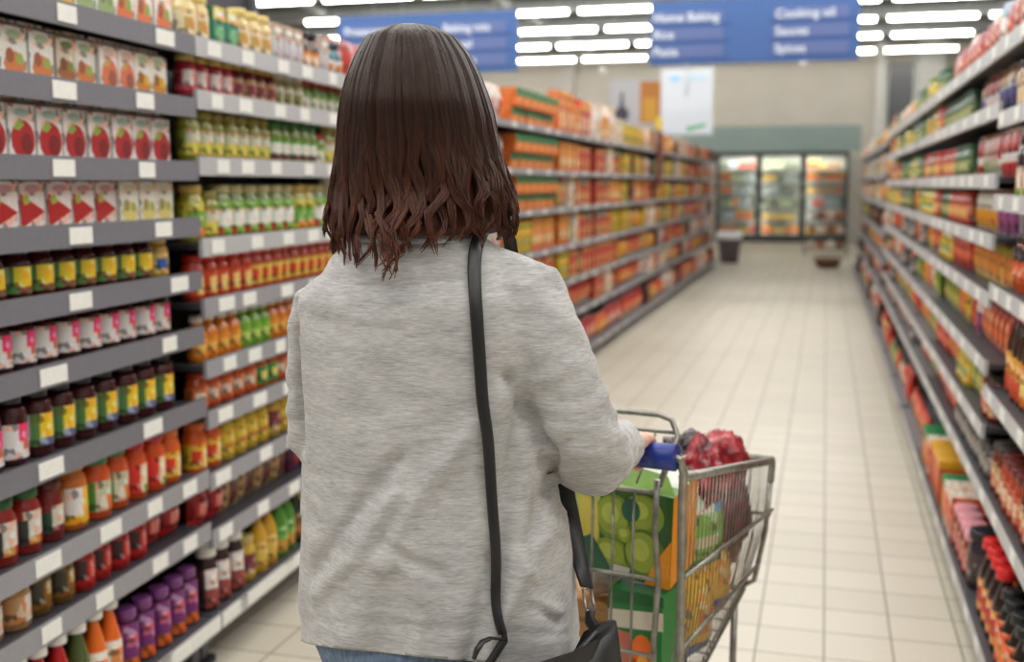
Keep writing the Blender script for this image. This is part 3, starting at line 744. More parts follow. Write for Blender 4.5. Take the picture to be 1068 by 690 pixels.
# ---- right side
spec('r_hp', 'snack_pouch', 'pouch', 'blue and green pouch', .12, P(.094, .06, .2, pf((150, 180, 210), (0, .5, .3, .8, (70, 130, 60)), (.5, 1, 0, .3, (90, 80, 150)), (.3, .8, .3, .7, (230, 226, 220)))))
spec('r_wb', 'snack_pouch', 'pouch', 'white and brown pouch', .12, P(.094, .06, .2, pf((214, 196, 180), (.2, .8, .4, .8, (180, 90, 60)), (0, 1, 0, .2, (70, 70, 96)))))
spec('r_rp', 'snack_pouch', 'pouch', 'red snack pouch', .12, P(.094, .06, .18, pf((176, 52, 38), (.2, .8, .2, .6, (214, 110, 70)), (0, 1, .8, 1, (140, 32, 32)))))
spec('r_wr', 'seasoning_pouch', 'pouch', 'white and red seasoning pouch', .1, P(.078, .05, .16, pf((230, 224, 218), (0, 1, .0, .25, (196, 60, 60)), (.3, .8, .5, .9, (190, 60, 60)))))
spec('r_wbl', 'seasoning_pouch', 'pouch', 'white and blue seasoning pouch', .1, P(.078, .05, .15, pf((226, 224, 222), (.1, .9, .0, .5, (90, 96, 150)), (.2, .6, .6, .9, (200, 140, 60)))))
spec('r_rgw', 'seasoning_pouch', 'pouch', 'red and green seasoning pouch', .1, P(.078, .05, .16, pf((232, 226, 214), (0, .5, 0, .35, (80, 140, 50)), (.5, 1, .4, 1, (190, 50, 60)), (0, .4, .6, 1, (150, 90, 40)))))
spec('r_wyl', 'seasoning_pouch', 'pouch', 'white and yellow seasoning pouch', .1, P(.078, .05, .15, pf((236, 230, 214), (.1, .9, 0, .45, (228, 160, 50)))))
spec('r_wpu', 'seasoning_pouch', 'pouch', 'white and purple seasoning pouch', .1, P(.078, .05, .15, pf((226, 210, 214), (.1, .9, 0, .55, (150, 80, 130)))))
spec('r_yo', 'soup_packet', 'packet', 'yellow and orange packet', .1, P(.084, .045, .15, pf((226, 206, 70), (.3, .9, .1, .8, (222, 130, 60)), (0, .3, .4, 1, (190, 190, 90)))))
spec('r_ro', 'soup_packet', 'packet', 'red and orange packet', .1, P(.084, .045, .155, pf((214, 60, 44), (.2, .8, .1, .55, (230, 150, 70)), (.3, .7, .6, .8, (238, 200, 150)))))
spec('r_gy', 'soup_packet', 'packet', 'green and yellow packet', .1, P(.096, .045, .15, pf((120, 150, 60), (.2, .8, .1, .6, (230, 210, 110)), (0, 1, .8, 1, (70, 120, 50)))))
spec('r_spw', 'spice_jar', 'jar', 'beige spice jar with dark lid', .072, J(.165, .032, (180, 140, 96), (52, 40, 44), lab_plain((226, 210, 170), (-20, 40, 0, .25, (90, 80, 130)), (-60, -20, .2, .8, (190, 130, 70))), lz=(.05, .6)))
spec('r_spb', 'spice_jar', 'jar', 'white spice jar with blue lid', .072, J(.165, .032, (206, 200, 196), (46, 56, 120), lab_plain((232, 226, 214), (-30, 30, .1, .5, (170, 120, 80))), lz=(.05, .6)))
spec('r_coc', 'cocoa_tub', 'tub', 'purple-black tub with cream label', .1, J(.19, .046, (46, 32, 44), (40, 28, 46), lab_plain((226, 206, 180), (-40, 10, .0, .3, (120, 180, 50)), (10, 60, .3, .9, (110, 50, 40)), (-60, -40, 0, 1, (120, 70, 50))), lz=(.05, .5)))
spec('r_blo', 'gravy_tub', 'tub', 'black tub with orange base', .1, J(.17, .046, (206, 86, 36), (36, 36, 38), lab_plain((40, 38, 40), (-60, 60, 0, .4, (214, 90, 40))), lz=(.3, .8)))
spec('r_brn', 'coffee_pack', 'packet', 'tall brown coffee packet', .084, C(.08, .06, .19, (134, 90, 62), d_block((110, 70, 50), (206, 170, 130), (170, 120, 84)), False))
spec('r_sau', 'dark_sauce_bottle', 'bottle', 'dark sauce bottle with orange label', .068, B(.27, .031, (56, 34, 28), (190, 40, 40), lab_plain((226, 160, 50), (-30, 30, .1, .5, (206, 80, 50)), (-60, -30, .2, .9, (236, 220, 120))), lz=(.06, .5), capr=.7)) 
spec('r_saug', 'dark_sauce_bottle', 'bottle', 'green-capped dark sauce bottle', .068, B(.27, .031, (60, 40, 30), (30, 110, 70), lab_plain((220, 130, 46), (-30, 30, .2, .7, (240, 220, 130))), lz=(.06, .5), capr=.7))
spec('r_saup', 'dark_sauce_bottle', 'bottle', 'purple-capped dark sauce bottle', .068, B(.27, .031, (54, 36, 34), (120, 60, 140), lab_plain((226, 170, 60), (-30, 30, .2, .7, (120, 160, 60))), lz=(.06, .5), capr=.7))
spec('r_mix', 'curry_jar', 'jar', 'cream-and-red labelled dark jar', .08, J(.16, .036, (110, 44, 30), (60, 50, 44), lab_plain((224, 196, 150), (-50, 0, 0, .5, (196, 60, 44)), (20, 60, .3, 1, (60, 60, 56)))))
spec('r_red', 'curry_jar', 'jar', 'rust-red jar', .08, J(.16, .036, (170, 70, 44), (110, 40, 34), lab_plain((206, 110, 70), (-40, 10, .2, .8, (230, 200, 170)))))
spec('r_gry', 'pepper_jar', 'jar', 'dark grey pepper jar', .08, J(.12, .036, (86, 88, 86), (60, 62, 62), lab_plain((120, 122, 118), (-30, 30, .2, .8, (160, 160, 154)))))
spec('r_pnk', 'beetroot_jar', 'jar', 'pink-lidded red jar', .098, J(.16, .045, (130, 46, 44), (232, 160, 168), lab_plain((206, 150, 110), (-40, 10, .1, .8, (190, 70, 60))), lidh=.2, lidr=.96))
spec('r_rcb', 'soy_bottle', 'bottle', 'red-capped dark soy bottle', .085, B(.25, .038, (44, 30, 28), (222, 34, 32), lab_plain((226, 140, 40), (-30, 30, .2, .8, (190, 60, 40))), capr=.78, caph=.13, neck=.4))
spec('r_bcb', 'soy_bottle', 'bottle', 'black-capped orange-labelled bottle', .085, B(.22, .038, (40, 34, 32), (34, 36, 38), lab_plain((230, 100, 40), (-30, 30, .2, .8, (236, 140, 70))), capr=.7, caph=.13, neck=.4, lz=(.06, .62)))
spec('r_blk', 'treacle_tub', 'tub', 'large black-lidded tub', .12, J(.2, .055, (50, 40, 50), (30, 26, 34), lab_plain((70, 60, 60)), lidr=.98))
spec('r_obx', 'stock_box', 'box', 'orange and white box', .13, C(.125, .12, .17, (238, 226, 206), lambda a, w, h, y: (a.poly([(-w*.4, h*.2), (w*.4, h*.2), (w*.4, h*.8), (-w*.4, h*.8)], y, mat((230, 100, 40))),), False, side=(232, 110, 50)))
spec('r_gcr', 'stock_box', 'box', 'orange carton with green lid', .14, lambda: (lambda m: (m.box(-.068, .068, -.06, .06, 0, .13, mat((220, 130, 44))), m.box(-.07, .07, -.062, .062, .13, .16, mat((34, 130, 70))), [('body', m)])[2])(MB()))
spec('r_ycr', 'stock_box', 'box', 'orange box with yellow lid', .14, lambda: (lambda m: (m.box(-.068, .068, -.06, .06, 0, .15, mat((214, 96, 40))), m.box(-.07, .07, -.062, .062, .15, .18, mat((230, 170, 40))), [('body', m)])[2])(MB()))
spec('g_grn', 'herb_jar', 'jar', 'dark green herb jar', .076, J(.14, .034, (60, 92, 56), (40, 90, 56), lab_plain((90, 120, 70), (-40, 10, .2, .8, (170, 180, 120)))))
spec('g_red', 'herb_jar', 'jar', 'red herb jar', .076, J(.14, .034, (170, 60, 44), (190, 50, 40), lab_plain((210, 120, 80), (-40, 10, .2, .8, (220, 180, 110)))))
spec('g_yel', 'mayonnaise_jar', 'jar', 'yellow and green jar', .09, J(.15, .041, (190, 170, 70), (110, 140, 50), lab_plain((222, 196, 70), (-40, 10, .2, .8, (110, 140, 60)))))
spec('g_rpk', 'ketchup_pouch', 'pouch', 'plain red pouch', .1, P(.096, .06, .16, pouchp((200, 46, 40), (170, 30, 34), (226, 110, 80))))
spec('g_rsq', 'crisp_packet', 'packet', 'orange-red packet', .15, P(.145, .08, .15, pouchp((212, 84, 56), (200, 60, 44), (234, 180, 130))))
spec('g_grb', 'rice_bag', 'bag', 'green bag', .15, P(.145, .08, .16, pouchp((96, 130, 66), (60, 104, 60), (206, 196, 130))))
spec('g_ylb', 'lentil_bag', 'bag', 'yellow bag', .15, P(.145, .08, .16, pouchp((214, 180, 76), (190, 140, 60), (190, 90, 60))))
spec('g_wht', 'rice_bag', 'bag', 'pale bag', .15, P(.145, .08, .16, pouchp((222, 214, 200), (200, 180, 160), (190, 110, 90))))
spec('r_pch', 'soup_packet', 'packet', 'pale packet with red print', .1, P(.096, .045, .155, pf((224, 214, 196), (.2, .8, .1, .5, (190, 80, 60)), (0, 1, .8, 1, (150, 120, 80)))))
z1 = [1.868, 1.645, 1.395, 1.12, .80, .48, .10]
z2 = [1.868, 1.68, 1.46, 1.27, 1.085, .87, .665, .48, .10]
RX = .505
RL = 1.08
def rbay(i, name, y0, zs, lab, rail=M_RAILW, tags=0):
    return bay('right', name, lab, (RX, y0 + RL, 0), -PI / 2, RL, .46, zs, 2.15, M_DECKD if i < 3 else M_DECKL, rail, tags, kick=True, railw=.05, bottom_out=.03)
b1 = rbay(0, 'right sauce bay', 2.72, z1, 'grey shelving bay of sauces at the right edge of the photo', tags=4)
fill(b1, 0, [('r_hp', 2), ('r_wb', 1), ('r_hp', 2), ('r_rp', 1), ('r_wb', N)], gap=.022)
fill(b1, 1, [('r_spw', 4), ('r_spb', 5), ('r_spw', N)])
fill(b1, 2, [('r_coc', N)])
fill(b1, 3, [('r_blo', N)])
fill(b1, 4, [('r_sau', 5), ('r_saup', 2), ('r_saug', 2), ('r_sau', N)])
fill(b1, 5, [('r_mix', 6), ('r_red', 4), ('r_mix', N)], deep=2, front=.004, gap=.003)
fill(b1, 6, [('r_bcb', 6), ('r_rcb', N)], deep=3, front=.0, gap=.008)
b2 = rbay(1, 'right packet bay', 3.80, z2, 'grey shelving bay of seasoning packets next to the sauce bay', tags=3)
fill(b2, 0, [('r_wb', 2), ('r_rp', 1), ('r_hp', 1), ('r_wb', 2), ('r_rp', N)], gap=.022)
fill(b2, 1, [('r_wbl', 4), ('r_wr', 3), ('r_wbl', N)], gap=.02)
fill(b2, 2, [('r_wr', 3), ('r_rgw', 4), ('r_wr', 1), ('r_rgw', N)], gap=.02)
fill(b2, 3, [('r_wpu', 3), ('r_wyl', 3), ('r_wyl', N)], gap=.02)
fill(b2, 4, [('r_yo', N)])
fill(b2, 5, [('r_ro', 6), ('r_wpu', 1), ('r_ro', N)])
fill(b2, 6, [('r_mix', 3), ('r_gy', 4), ('g_yel', N)], front=.004, deep=2)
fill(b2, 7, [('r_gry', N)], gap=.006, deep=2, front=.004)
fill(b2, 8, [('r_blk', 1), ('r_pnk', 4), ('r_obx', 2), ('r_gcr', 1), ('r_ycr', N)], deep=3, front=.0, gap=.008)
b3 = rbay(2, 'right herb bay', 4.88, z2, 'shelving bay of green herb jars and red pouches, third on the right', tags=3)
fill(b3, 0, [('r_rp', 2), ('r_wb', 1), ('r_rp', 2), ('r_rgw', 1), ('r_rp', N)], gap=.022)
fill(b3, 1, [('g_grn', N)], gap=.008)
fill(b3, 2, [('g_grn', 6), ('g_red', N)], gap=.008)
fill(b3, 3, [('g_red', 8), ('g_grn', N)], gap=.008)
fill(b3, 4, [('g_rpk', 5), ('g_yel', N)])
fill(b3, 5, [('r_yo', 3), ('r_gy', N)])
fill(b3, 6, [('r_ro', 4), ('g_rpk', N)], front=.004, gap=.012)
fill(b3, 7, [('g_rpk', 3), ('r_ro', N)], front=.004, gap=.02)
fill(b3, 8, [('r_ycr', 3), ('r_obx', 1), ('r_gcr', 2), ('r_ycr', N)], deep=2, front=.0, gap=.01)
rname = [ORD[q + 3] for q in range(12)]
RLO = ['r_ro', 'g_rpk', 'r_yo', 'r_gy', 'g_rsq', 'r_pch', 'r_gry']; RHI = ['g_grn', 'g_yel', 'r_gy', 'g_red', 'r_yo', 'g_grn', 'r_pch']
FLO = ['g_rsq', 'g_ylb', 'f_rdp', 'f_pnk', 'f_grn', 'f_orp', 'f_whp', 'f_blk']; FHI = ['g_grb', 'g_ylb', 'g_wht', 'f_crm', 'f_grn', 'f_orp', 'f_wht', 'f_ylp']
for i in range(12):
    y0 = 5.96 + (RL + .09) * i
    zz = [z - .0 for z in z2]
    b = rbay(3 + i, rname[i] + ' right bay', y0, zz if i < 4 else zF[:1] + [1.53, 1.262, .99, .73, .46, .10], 'light grey %s shelving bay of the right side, counted from the sauce bay' % rname[i], rail=M_RAILL if i < 4 else M_RAILM)
    for k in range(b.ns):
        if i < 4: fill(b, k, runs_from(RHI if k < 4 else RLO, RL, 2, 3), flat=True, gap=.016, front=.006)
        else: fill(b, k, runs_from(FHI if k < 3 else FLO, RL, 1, 2), flat=True, gap=.02)

# ------------------------------------------------------------------ signs
M_BLUE = mat((58, 92, 150), .45); M_BLUED = mat((42, 76, 138), .45); M_BAR = mat((86, 102, 152), .45); M_TXT = mat((214, 222, 232), .5)
def text(s, size, loc, parent, m, name='lettering'):
    cu = bpy.data.curves.new(name, 'FONT'); cu.body = s; cu.size = size; cu.extrude = .0012; cu.offset = size * .012
    cu.materials.append(m)
    tmp = bpy.data.objects.new('tmp', cu); COL.objects.link(tmp)
    me = bpy.data.meshes.new_from_object(tmp.evaluated_get(bpy.context.evaluated_depsgraph_get()))
    bpy.data.objects.remove(tmp); bpy.data.curves.remove(cu)
    o = bpy.data.objects.new(name, me); COL.objects.link(o); o.parent = parent
    o.location = loc; o.rotation_euler = (PI / 2, 0, 0)
    return o
def hang_sign(x0, x1, z0, z1, label, cols):
    y = 13.0
    t = empty('hanging_sign', ((x0 + x1) / 2, y, z0))
    tag(t, label, 'sign', 'blue aisle signs')
    w = (x1 - x0) / 2; h = z1 - z0
    m = MB(); m.box(-w, w, 0, .03, 0, h, M_BLUE); m.build('panel', t)
    m = MB()
    for x in (-w * .8, w * .8):
        m2 = MB(); m2.tube([(x, .015, h - .01), (x, .015, 4.91 - z0)], .006, M_WIRE, 6); m2.build('wire', t)
    for cx, lines in cols:
        for k, s in enumerate(lines):
            z = h - .195 - k * .187
            m = MB(); m.box(cx - .02, cx + .78, -.004, -.0005, z - .05, z + .08, M_BAR); m.build('line_band', t)
            text(s, .135, (cx, -.0065, z - .032), t, M_TXT)
            m = MB(); m.box(cx - .06, cx + .86, -.003, -.0005, z - .085, z - .058, M_BLUED); m.build('line_rule', t)
    return t
hang_sign(-1.985, .285, 2.79, 3.49, 'blue hanging aisle sign listing rice, pasta and cooking oil above the aisle', [(-1.10, ['Home Baking', 'Rice', 'Pasta']), (.245, ['Cooking oil', 'Sauces', 'Spices'])])
hang_sign(-5.83, -3.545, 2.77, 3.47, 'blue hanging aisle sign above the shopper, partly behind her head', [(-1.05, ['Preserves', 'Jams', 'Pickles']), (.22, ['Baking mix', 'Cereal', 'Biscuits'])])
# white hanging poster and the small round pendants
t = empty('hanging_poster', (-1.915, 16, 2.14)); tag(t, 'white hanging poster with pale blue heading and green foot over the left shelves', 'poster')
PW = mat((206, 212, 218), .5)
m = MB(); m.box(-.36, .36, -.01, .01, 0, .91, PW); m.build('board', t)
m = MB()
m.box(-.24, -.1, -.013, -.0105, .73, .80, mat((150, 200, 234), .5)); m.box(.02, .25, -.013, -.0105, .75, .79, mat((170, 208, 232), .5)); m.build('heading', t)
m = MB(); m.quad([(0.0, -.0125, .04), (.27, -.0125, .11), (.27, -.0125, .15), (.0, -.0125, .10)], mat((80, 170, 120), .5)); m.build('green_swoosh', t)
m = MB(); m.tube([(-.005, 0, .9), (-.005, 0, 2.77)], .006, M_WIRE, 6); m.build('wire', t)
m = MB(); m.tube([(-.005, -.02, .55), (-.005, -.02, .98)], .012, PW, 6); m.ball((-.005, -.02, .97), .05, .05, .06, PW); m.build('hook', t)
for x, y, lab in ((-.35, 15.9, 'small white round pendant hanging below the sign listing cooking oil'), (-3.15, 16.2, 'small white round pendant left of the white hanging poster')):
    t = empty('ceiling_pendant', (x, y, 3.06)); tag(t, lab, 'pendant')
    m = MB(); m.ball((0, 0, 0), .055, .055, .065, mat((206, 202, 194), .5)); m.build('globe', t)
    m = MB(); m.tube([(0, 0, .05), (0, 0, 4.91 - 3.06)], .006, M_WIRE, 6); m.build('wire', t)
# wall poster
t = empty('wall_poster', (-4.92, YW, 3.0)); tag(t, 'wide wall poster with a dark bottle and an orange panel, high on the back wall', 'poster')
m = MB(); m.box(-.68, .68, -.03, -.002, 0, 1.18, mat((206, 206, 214), .5)); m.build('board', t)
m = MB(); m.box(.12, .66, -.034, -.0305, .05, 1.12, mat((206, 130, 50), .5)); m.box(.2, .55, -.037, -.0345, .1, .7, mat((224, 170, 60), .5)); m.build('orange_panel', t)
dk = mat((74, 66, 84), .5)
m = MB(); m.disc(-.36, .28, .2, .2, -.032, dk); m.poly([(-.44, .4), (-.28, .4), (-.32, .62), (-.32, .85), (-.4, .85), (-.4, .62)], -.033, dk); m.build('bottle_print', t)

# ------------------------------------------------------------------ glass-door fridge on the back wall
FX0, FX1, FH = -2.72, .52, 2.25
t = empty('display_fridge', ((FX0 + FX1) / 2, YW - .75, 0)); tag(t, 'black three-door glass display fridge against the back wall', 'fridge')
FW = (FX1 - FX0) / 2
M_FR = mat((40, 46, 50), .4); M_IN = mat((214, 216, 210), .6)
m = MB()
m.box(-FW, FW, .60, .74, 0, FH, M_IN); m.box(-FW, -FW + .05, 0, .60, .0, FH, M_FR); m.box(FW - .05, FW, 0, .60, 0, FH, M_FR)
m.box(-FW, FW, 0, .60, FH - .1, FH, M_FR); m.box(-FW, FW, 0, .60, 0, .16, M_FR); m.build('cabinet', t)
fz = [.2, .55, .88, 1.2, 1.52, 1.82]
for z in fz:
    m = MB(); m.box(-FW + .051, FW - .051, .12, .598, z - .018, z, mat((190, 192, 190), .4)); m.box(-FW + .051, FW - .051, .105, .12, z - .03, z + .012, M_RAILW); m.build('shelf', t)
dw = (2 * FW) / 3
for k in range(3):
    x = -FW + dw * k
    d = MB()
    for a in ((x + .002, x + .075, .0, .0, 0, FH), (x + dw - .075, x + dw - .002, 0, 0, 0, FH)): d.box(a[0], a[1], -.05, -.002, .1, FH - .02, M_FR)
    d.box(x + .075, x + dw - .075, -.05, -.002, .1, .18, M_FR); d.box(x + .075, x + dw - .075, -.05, -.002, FH - .1, FH - .02, M_FR)
    do = d.build('door', t)
    g = MB(); g.box(x + .075, x + dw - .075, -.03, -.022, .18, FH - .1, M_GLASS); g.build('pane', do)
    g = MB(); g.tube([(x + .1, -.08, .9), (x + .1, -.08, 1.35)], .012, M_WIRE, 8); g.tube([(x + .1, -.08, .93), (x + .1, -.048, .93)], .008, M_WIRE, 6); g.tube([(x + .1, -.08, 1.32), (x + .1, -.048, 1.32)], .008, M_WIRE, 6); g.build('handle', do)
    g = MB(); g.box(x + .02, x + .045, .02, .05, .2, FH - .12, mat((255, 250, 230), .5, emit=34)); g.build('light_strip', t)
    l = bpy.data.lights.new('lamp', 'AREA'); l.shape = 'RECTANGLE'; l.size = dw - .3; l.size_y = .06; l.energy = 9; l.color = (1, .96, .84)  # extra area light without a fitting, added to brighten the goods inside
    lo = bpy.data.objects.new('lamp', l); COL.objects.link(lo); lo.parent = t; lo.location = (x + dw / 2, .06, FH - .14); lo.rotation_euler = (math.radians(32), 0, 0)
spec('i_wht', 'milk_bottle', 'bottle', 'white milk bottle', .12, B(.25, .055, (226, 226, 216), (90, 150, 200), lab_plain((190, 210, 226)), capr=.5))
spec('i_grn', 'yoghurt_tub', 'tub', 'pale green tub', .15, J(.2, .068, (196, 214, 160), (140, 190, 120), lab_plain((226, 232, 200)), lidr=.98))
spec('i_red', 'juice_pack', 'carton', 'red juice carton', .13, C(.12, .1, .24, (206, 90, 80), d_block((230, 206, 200), (226, 180, 150), (200, 60, 50))))
spec('i_org', 'juice_pack', 'carton', 'orange juice carton', .13, C(.12, .1, .24, (226, 130, 60), d_block((236, 200, 120), (236, 180, 110), (220, 100, 40))))
spec('i_yel', 'cheese_pack', 'packet', 'yellow cheese pack', .15, C(.14, .1, .16, (230, 196, 80), d_block((236, 214, 120), (240, 226, 170), (220, 160, 50)), False))
spec('i_dk', 'ready_meal_box', 'box', 'dark green meal box', .17, C(.16, .12, .14, (70, 84, 66), d_block((90, 110, 80), (180, 190, 140), (110, 120, 70)), False))
spec('i_brn', 'ready_meal_box', 'box', 'brown meal box', .17, C(.16, .12, .15, (164, 120, 80), d_block((190, 150, 100), (214, 180, 130), (140, 90, 60)), False))
ICE = [['i_wht', 'i_wht', 'i_red', 'i_grn', 'i_org', 'i_dk'], ['i_grn', 'i_dk', 'i_yel', 'i_wht', 'i_dk'], ['i_brn', 'i_yel', 'i_org', 'i_wht', 'i_red', 'i_brn']]
fo = t.location.copy()
for si, z in enumerate(fz):
    for k in range(3):
        x = -FW + dw * k + .10; cnt = {}
        while True:
            key = rn.choice(ICE[k] if si else ['i_org', 'i_yel', 'i_red'])
            for _ in range(rn.randint(1, 3)):
                w = SPEC[key]['w'] + .012
                if x + w > -FW + dw * (k + 1) - .085: key = None; break
                q = cnt.get(key, 0); cnt[key] = q + 1
                o = make(key, True); o.location = fo + Vector((x + w / 2, .20, z + .0005))
                tag(o, '%s %s from left, %s, behind %s fridge door' % (ORD[q], SPEC[key]['desc'], ['lowest shelf', 'second shelf up', 'third shelf up', 'fourth shelf up', 'fifth shelf up', 'top shelf'][si], ['left', 'middle', 'right'][k]), SPEC[key]['cat'], '%ss in the fridge' % SPEC[key]['name'].replace('_', ' '))
                x += w
            if key is None: break

# rack, basket and bin near the fridge
t = empty('wire_display_rack', (.02, 24.2, 0)); tag(t, 'low wire display rack of wrapped loaves in front of the fridge', 'rack')
for x in (-.42, .42):
    for y in (-.2, .2):
        m = MB(); m.tube([(x, y, 0), (x, y, 1.0)], .012, M_WIRE, 6); m.build('post', t)
for z in (.12, .42, .72):
    m = MB()
    for y in [-.2 + .04 * k for k in range(11)]: m.tube([(-.42, y, z), (.42, y, z)], .005, M_WIRE, 5)
    for x in (-.42, 0, .42): m.tube([(x, -.2, z), (x, .2, z)], .006, M_WIRE, 5)
    m.build('shelf', t)
n = 0
for zi, z in enumerate((.1275, .4275, .7275)):
    for q in range(4):
        a = MB(); a.ball((0, 0, .085), .088, .16, .085, mat([(206, 190, 170), (150, 96, 60), (222, 212, 200), (130, 84, 60)][(q + zi) % 4], .5), 12, 8)
        o = a.build('bread_loaf'); o.location = (.02 - .285 + .19 * q, 24.2, z)
        tag(o, 'wrapped loaf, %s from left on the %s tier of the low rack' % (ORD[q], ['bottom', 'middle', 'top'][zi]), 'bread', 'loaves on the low rack')
t = MB()
t.lathe([(.16, 0), (.24, .14), (.25, .16), (.23, .16), (.15, .02)], mat((110, 80, 56), .8), 20)
o = t.build('wicker_basket'); o.location = (.07, 20.4, 0); tag(o, 'small brown basket on the floor in front of the low rack', 'basket')
t = empty('waste_bin', (-1.70, 21.2, 0)); tag(t, 'dark bin with a white bag at the far end of the left shelves', 'bin')
m = MB(); m.lathe([(.17, 0), (.22, .5), (.22, .52), (.2, .52)], mat((88, 78, 84), .5), 18); m.build('body', t)
m = MB(); m.lathe([(.223, .44), (.24, .5), (.23, .56), (.19, .58), (.15, .53)], mat((226, 228, 230), .5), 18); m.build('bin_bag', t)
t = empty('clip_strip', (LX + .004, 12.9, 1.40)); tag(t, 'dark red hanging strip of snack bags with yellow top on the left shelves', 'display strip')
m = MB(); m.box(-.004, .004, -.05, .05, 0, .66, mat((96, 50, 36), .5)); m.build('strip', t)
for k in range(5):
    m = MB(); m.box(.005, .045, -.13, .13, .02 + .125 * k, .135 + .125 * k, mat((112, 56, 40), .5)); m.build('snack_bag', t)
m = MB(); m.box(-.004, .03, -.15, .15, .66, .80, mat((230, 196, 60), .5)); m.build('header', t)

# ------------------------------------------------------------------ the shopper (local frame: x right, y forward, z up)
SO = Vector((-.525, 1.49, 0)); SYAW = math.radians(7)
SM = Matrix.Translation(SO) @ Matrix.Rotation(SYAW, 4, 'Z')
SI = SM.inverted()
def ell(cx, cy, a, b, z, n=40, e=2.3):
    out = []
    for j in range(n):
        t = 2*PI*j/n; c, s_ = math.cos(t), math.sin(t)
        out.append((cx + a * math.copysign(abs(c) ** (2/e), c), cy + b * math.copysign(abs(s_) ** (2/e), s_), z))
    return out
HW = Vector((-.31, 1.905, .985))                       # right grip on the handle bar
HWL = Vector((-.640, 1.968, .985))                     # left grip
hr, hl = SI @ HW, SI @ HWL
RSH, REL = Vector((.122, .0, 1.296)), Vector((.222, .01, 1.072))
LSH, LEL = Vector((-.157, -.004, 1.272)), Vector((-.180, .02, 1.066))
BARX = (SI.to_3x3() @ Vector((.982, -.19, 0))).normalized()
FWD = Vector((-BARX.y, BARX.x, 0))
RWR = hr + Vector((-.012, -.085, .035)); LWR = hl + Vector((.01, -.09, .03))
def lerp(a, b, t): return a + (b - a) * t
def arm_path(sh, el, wr, k=5):
    p = [sh, lerp(sh, el, .35), lerp(sh, el, .7), lerp(sh, el, .92) + Vector((0, 0, 0)), el + (wr - el) * .06, lerp(el, wr, .3), lerp(el, wr, .65), wr]
    return p
M_TMP = mat((200, 200, 200))
# --- body: one continuous skin surface
bd = MB()
hd = Vector((-.035, .045, 1.545))
bd.ball(hd, .074, .092, .108, M_SKIN, 28, 20)
bd.ball(hd + Vector((0, .035, -.055)), .056, .062, .062, M_SKIN, 20, 14)      # jaw
bd.ball(hd + Vector((0, .088, -.092)), .022, .018, .018, M_SKIN, 14, 10)      # chin
bd.tube([hd + Vector((0, .088, .012)), hd + Vector((0, .104, -.022)), hd + Vector((0, .112, -.034))], [.008, .012, .013], M_SKIN, 10)
for sx in (-1, 1):
    bd.ball(hd + Vector((sx * .012, .100, -.036)), .009, .008, .007, M_SKIN, 10, 8)
    bd.ball(hd + Vector((sx * .075, -.002, -.012)), .010, .022, .032, M_SKIN, 12, 10)
    bd.ball(hd + Vector((sx * .034, .070, .018)), .022, .012, .006, M_SKIN, 12, 8)    # brow
bd.ball(hd + Vector((0, .096, -.060)), .022, .009, .0055, M_SKIN, 12, 8)
bd.ball(hd + Vector((0, .095, -.069)), .019, .009, .006, M_SKIN, 12, 8)
bd.tube([(-.02, -.005, 1.34), (-.026, .0, 1.40), (-.032, .018, 1.50)], [.058, .05, .05], M_SKIN, 20)
bd.loft([ell(0, 0, .14, .09, .86), ell(0, 0, .155, .10, .95), ell(-.005, 0, .125, .085, 1.08), ell(-.012, .0, .14, .09, 1.2), ell(-.018, 0, .15, .085, 1.29), ell(-.02, 0, .11, .06, 1.345), ell(-.02, 0, .05, .05, 1.37)], M_SKIN)
for sh, el, wr in ((RSH, REL, RWR), (LSH, LEL, LWR)):
    dv = Vector((0, -.03 if sh is RSH else 0, 0))
    bd.tube(arm_path(sh + dv * .4, el + dv, wr), [.044, .042, .037, .033, .034, .035, .030, .024], M_SKIN, 16)
for sx in (-1, 1):
    bd.tube([(sx * .08, 0, .90), (sx * .085, .005, .70), (sx * .085, .012, .50), (sx * .085, .0, .36), (sx * .085, -.01, .09)], [.082, .072, .052, .05, .034], M_SKIN, 18)
    bd.tube([(sx * .085, -.035, .05), (sx * .088, .05, .045), (sx * .092, .15, .03)], [.034, .036, .022], M_SKIN, 12)
def hand(wr, grip, side):
    c = grip; up = Vector((0, 0, 1))
    R0 = .020 + .0085
    pal = wr + (c + up * .020 - FWD * .018 - wr) * .62
    knu = c + up * .030 - FWD * .012
    a = MB()
    # palm: a flattened slab of tubes from wrist to the knuckles
    for k in range(4):
        off = BARX * ((k - 1.5) * .0185)
        a.tube([wr + off * .45, lerp(wr, knu, .55) + off * .85, knu + off], [.017, .0145, .0115], M_SKIN, 10)
        L = [1.0, 1.12, 1.05, .86][k if side > 0 else 3 - k]
        pts = []
        for q in range(6):
            ang = math.radians(112 - q * 40 * L)
            pts.append(c + off + FWD * math.cos(ang) * R0 + up * math.sin(ang) * R0)
        a.tube([knu + off] + pts, [.0112, .0100, .0095, .0090, .0086, .0082, .0072], M_SKIN, 10)
    ts = BARX * (-side * .036)
    a.tube([lerp(wr, knu, .25) + ts * .35, c - FWD * .030 + ts * .75 + up * .008, c - FWD * .026 + ts - up * .012, c - FWD * .006 + ts * .92 - up * .029], [.014, .0120, .0105, .0085], M_SKIN, 10)
    return a
bd.add(hand(RWR, hr, 1)); bd.add(hand(LWR, hl, -1))
me = remesh(bd, .0042, 3)
me.materials.clear(); me.materials.append(M_SKIN); me.materials.append(mat((186, 92, 88), .4))
lc = hd + Vector((0, .105, -.065))
for p in me.polygons:
    d = p.center - lc
    p.material_index = 1 if (abs(d.x) < .024 and abs(d.z) < .011 - abs(d.x) * .25 and d.y > -.03) else 0
woman = empty('person', SO, SYAW)
tag(woman, 'woman with shoulder-length brown hair in a grey cardigan, seen from behind pushing the trolley', 'person')
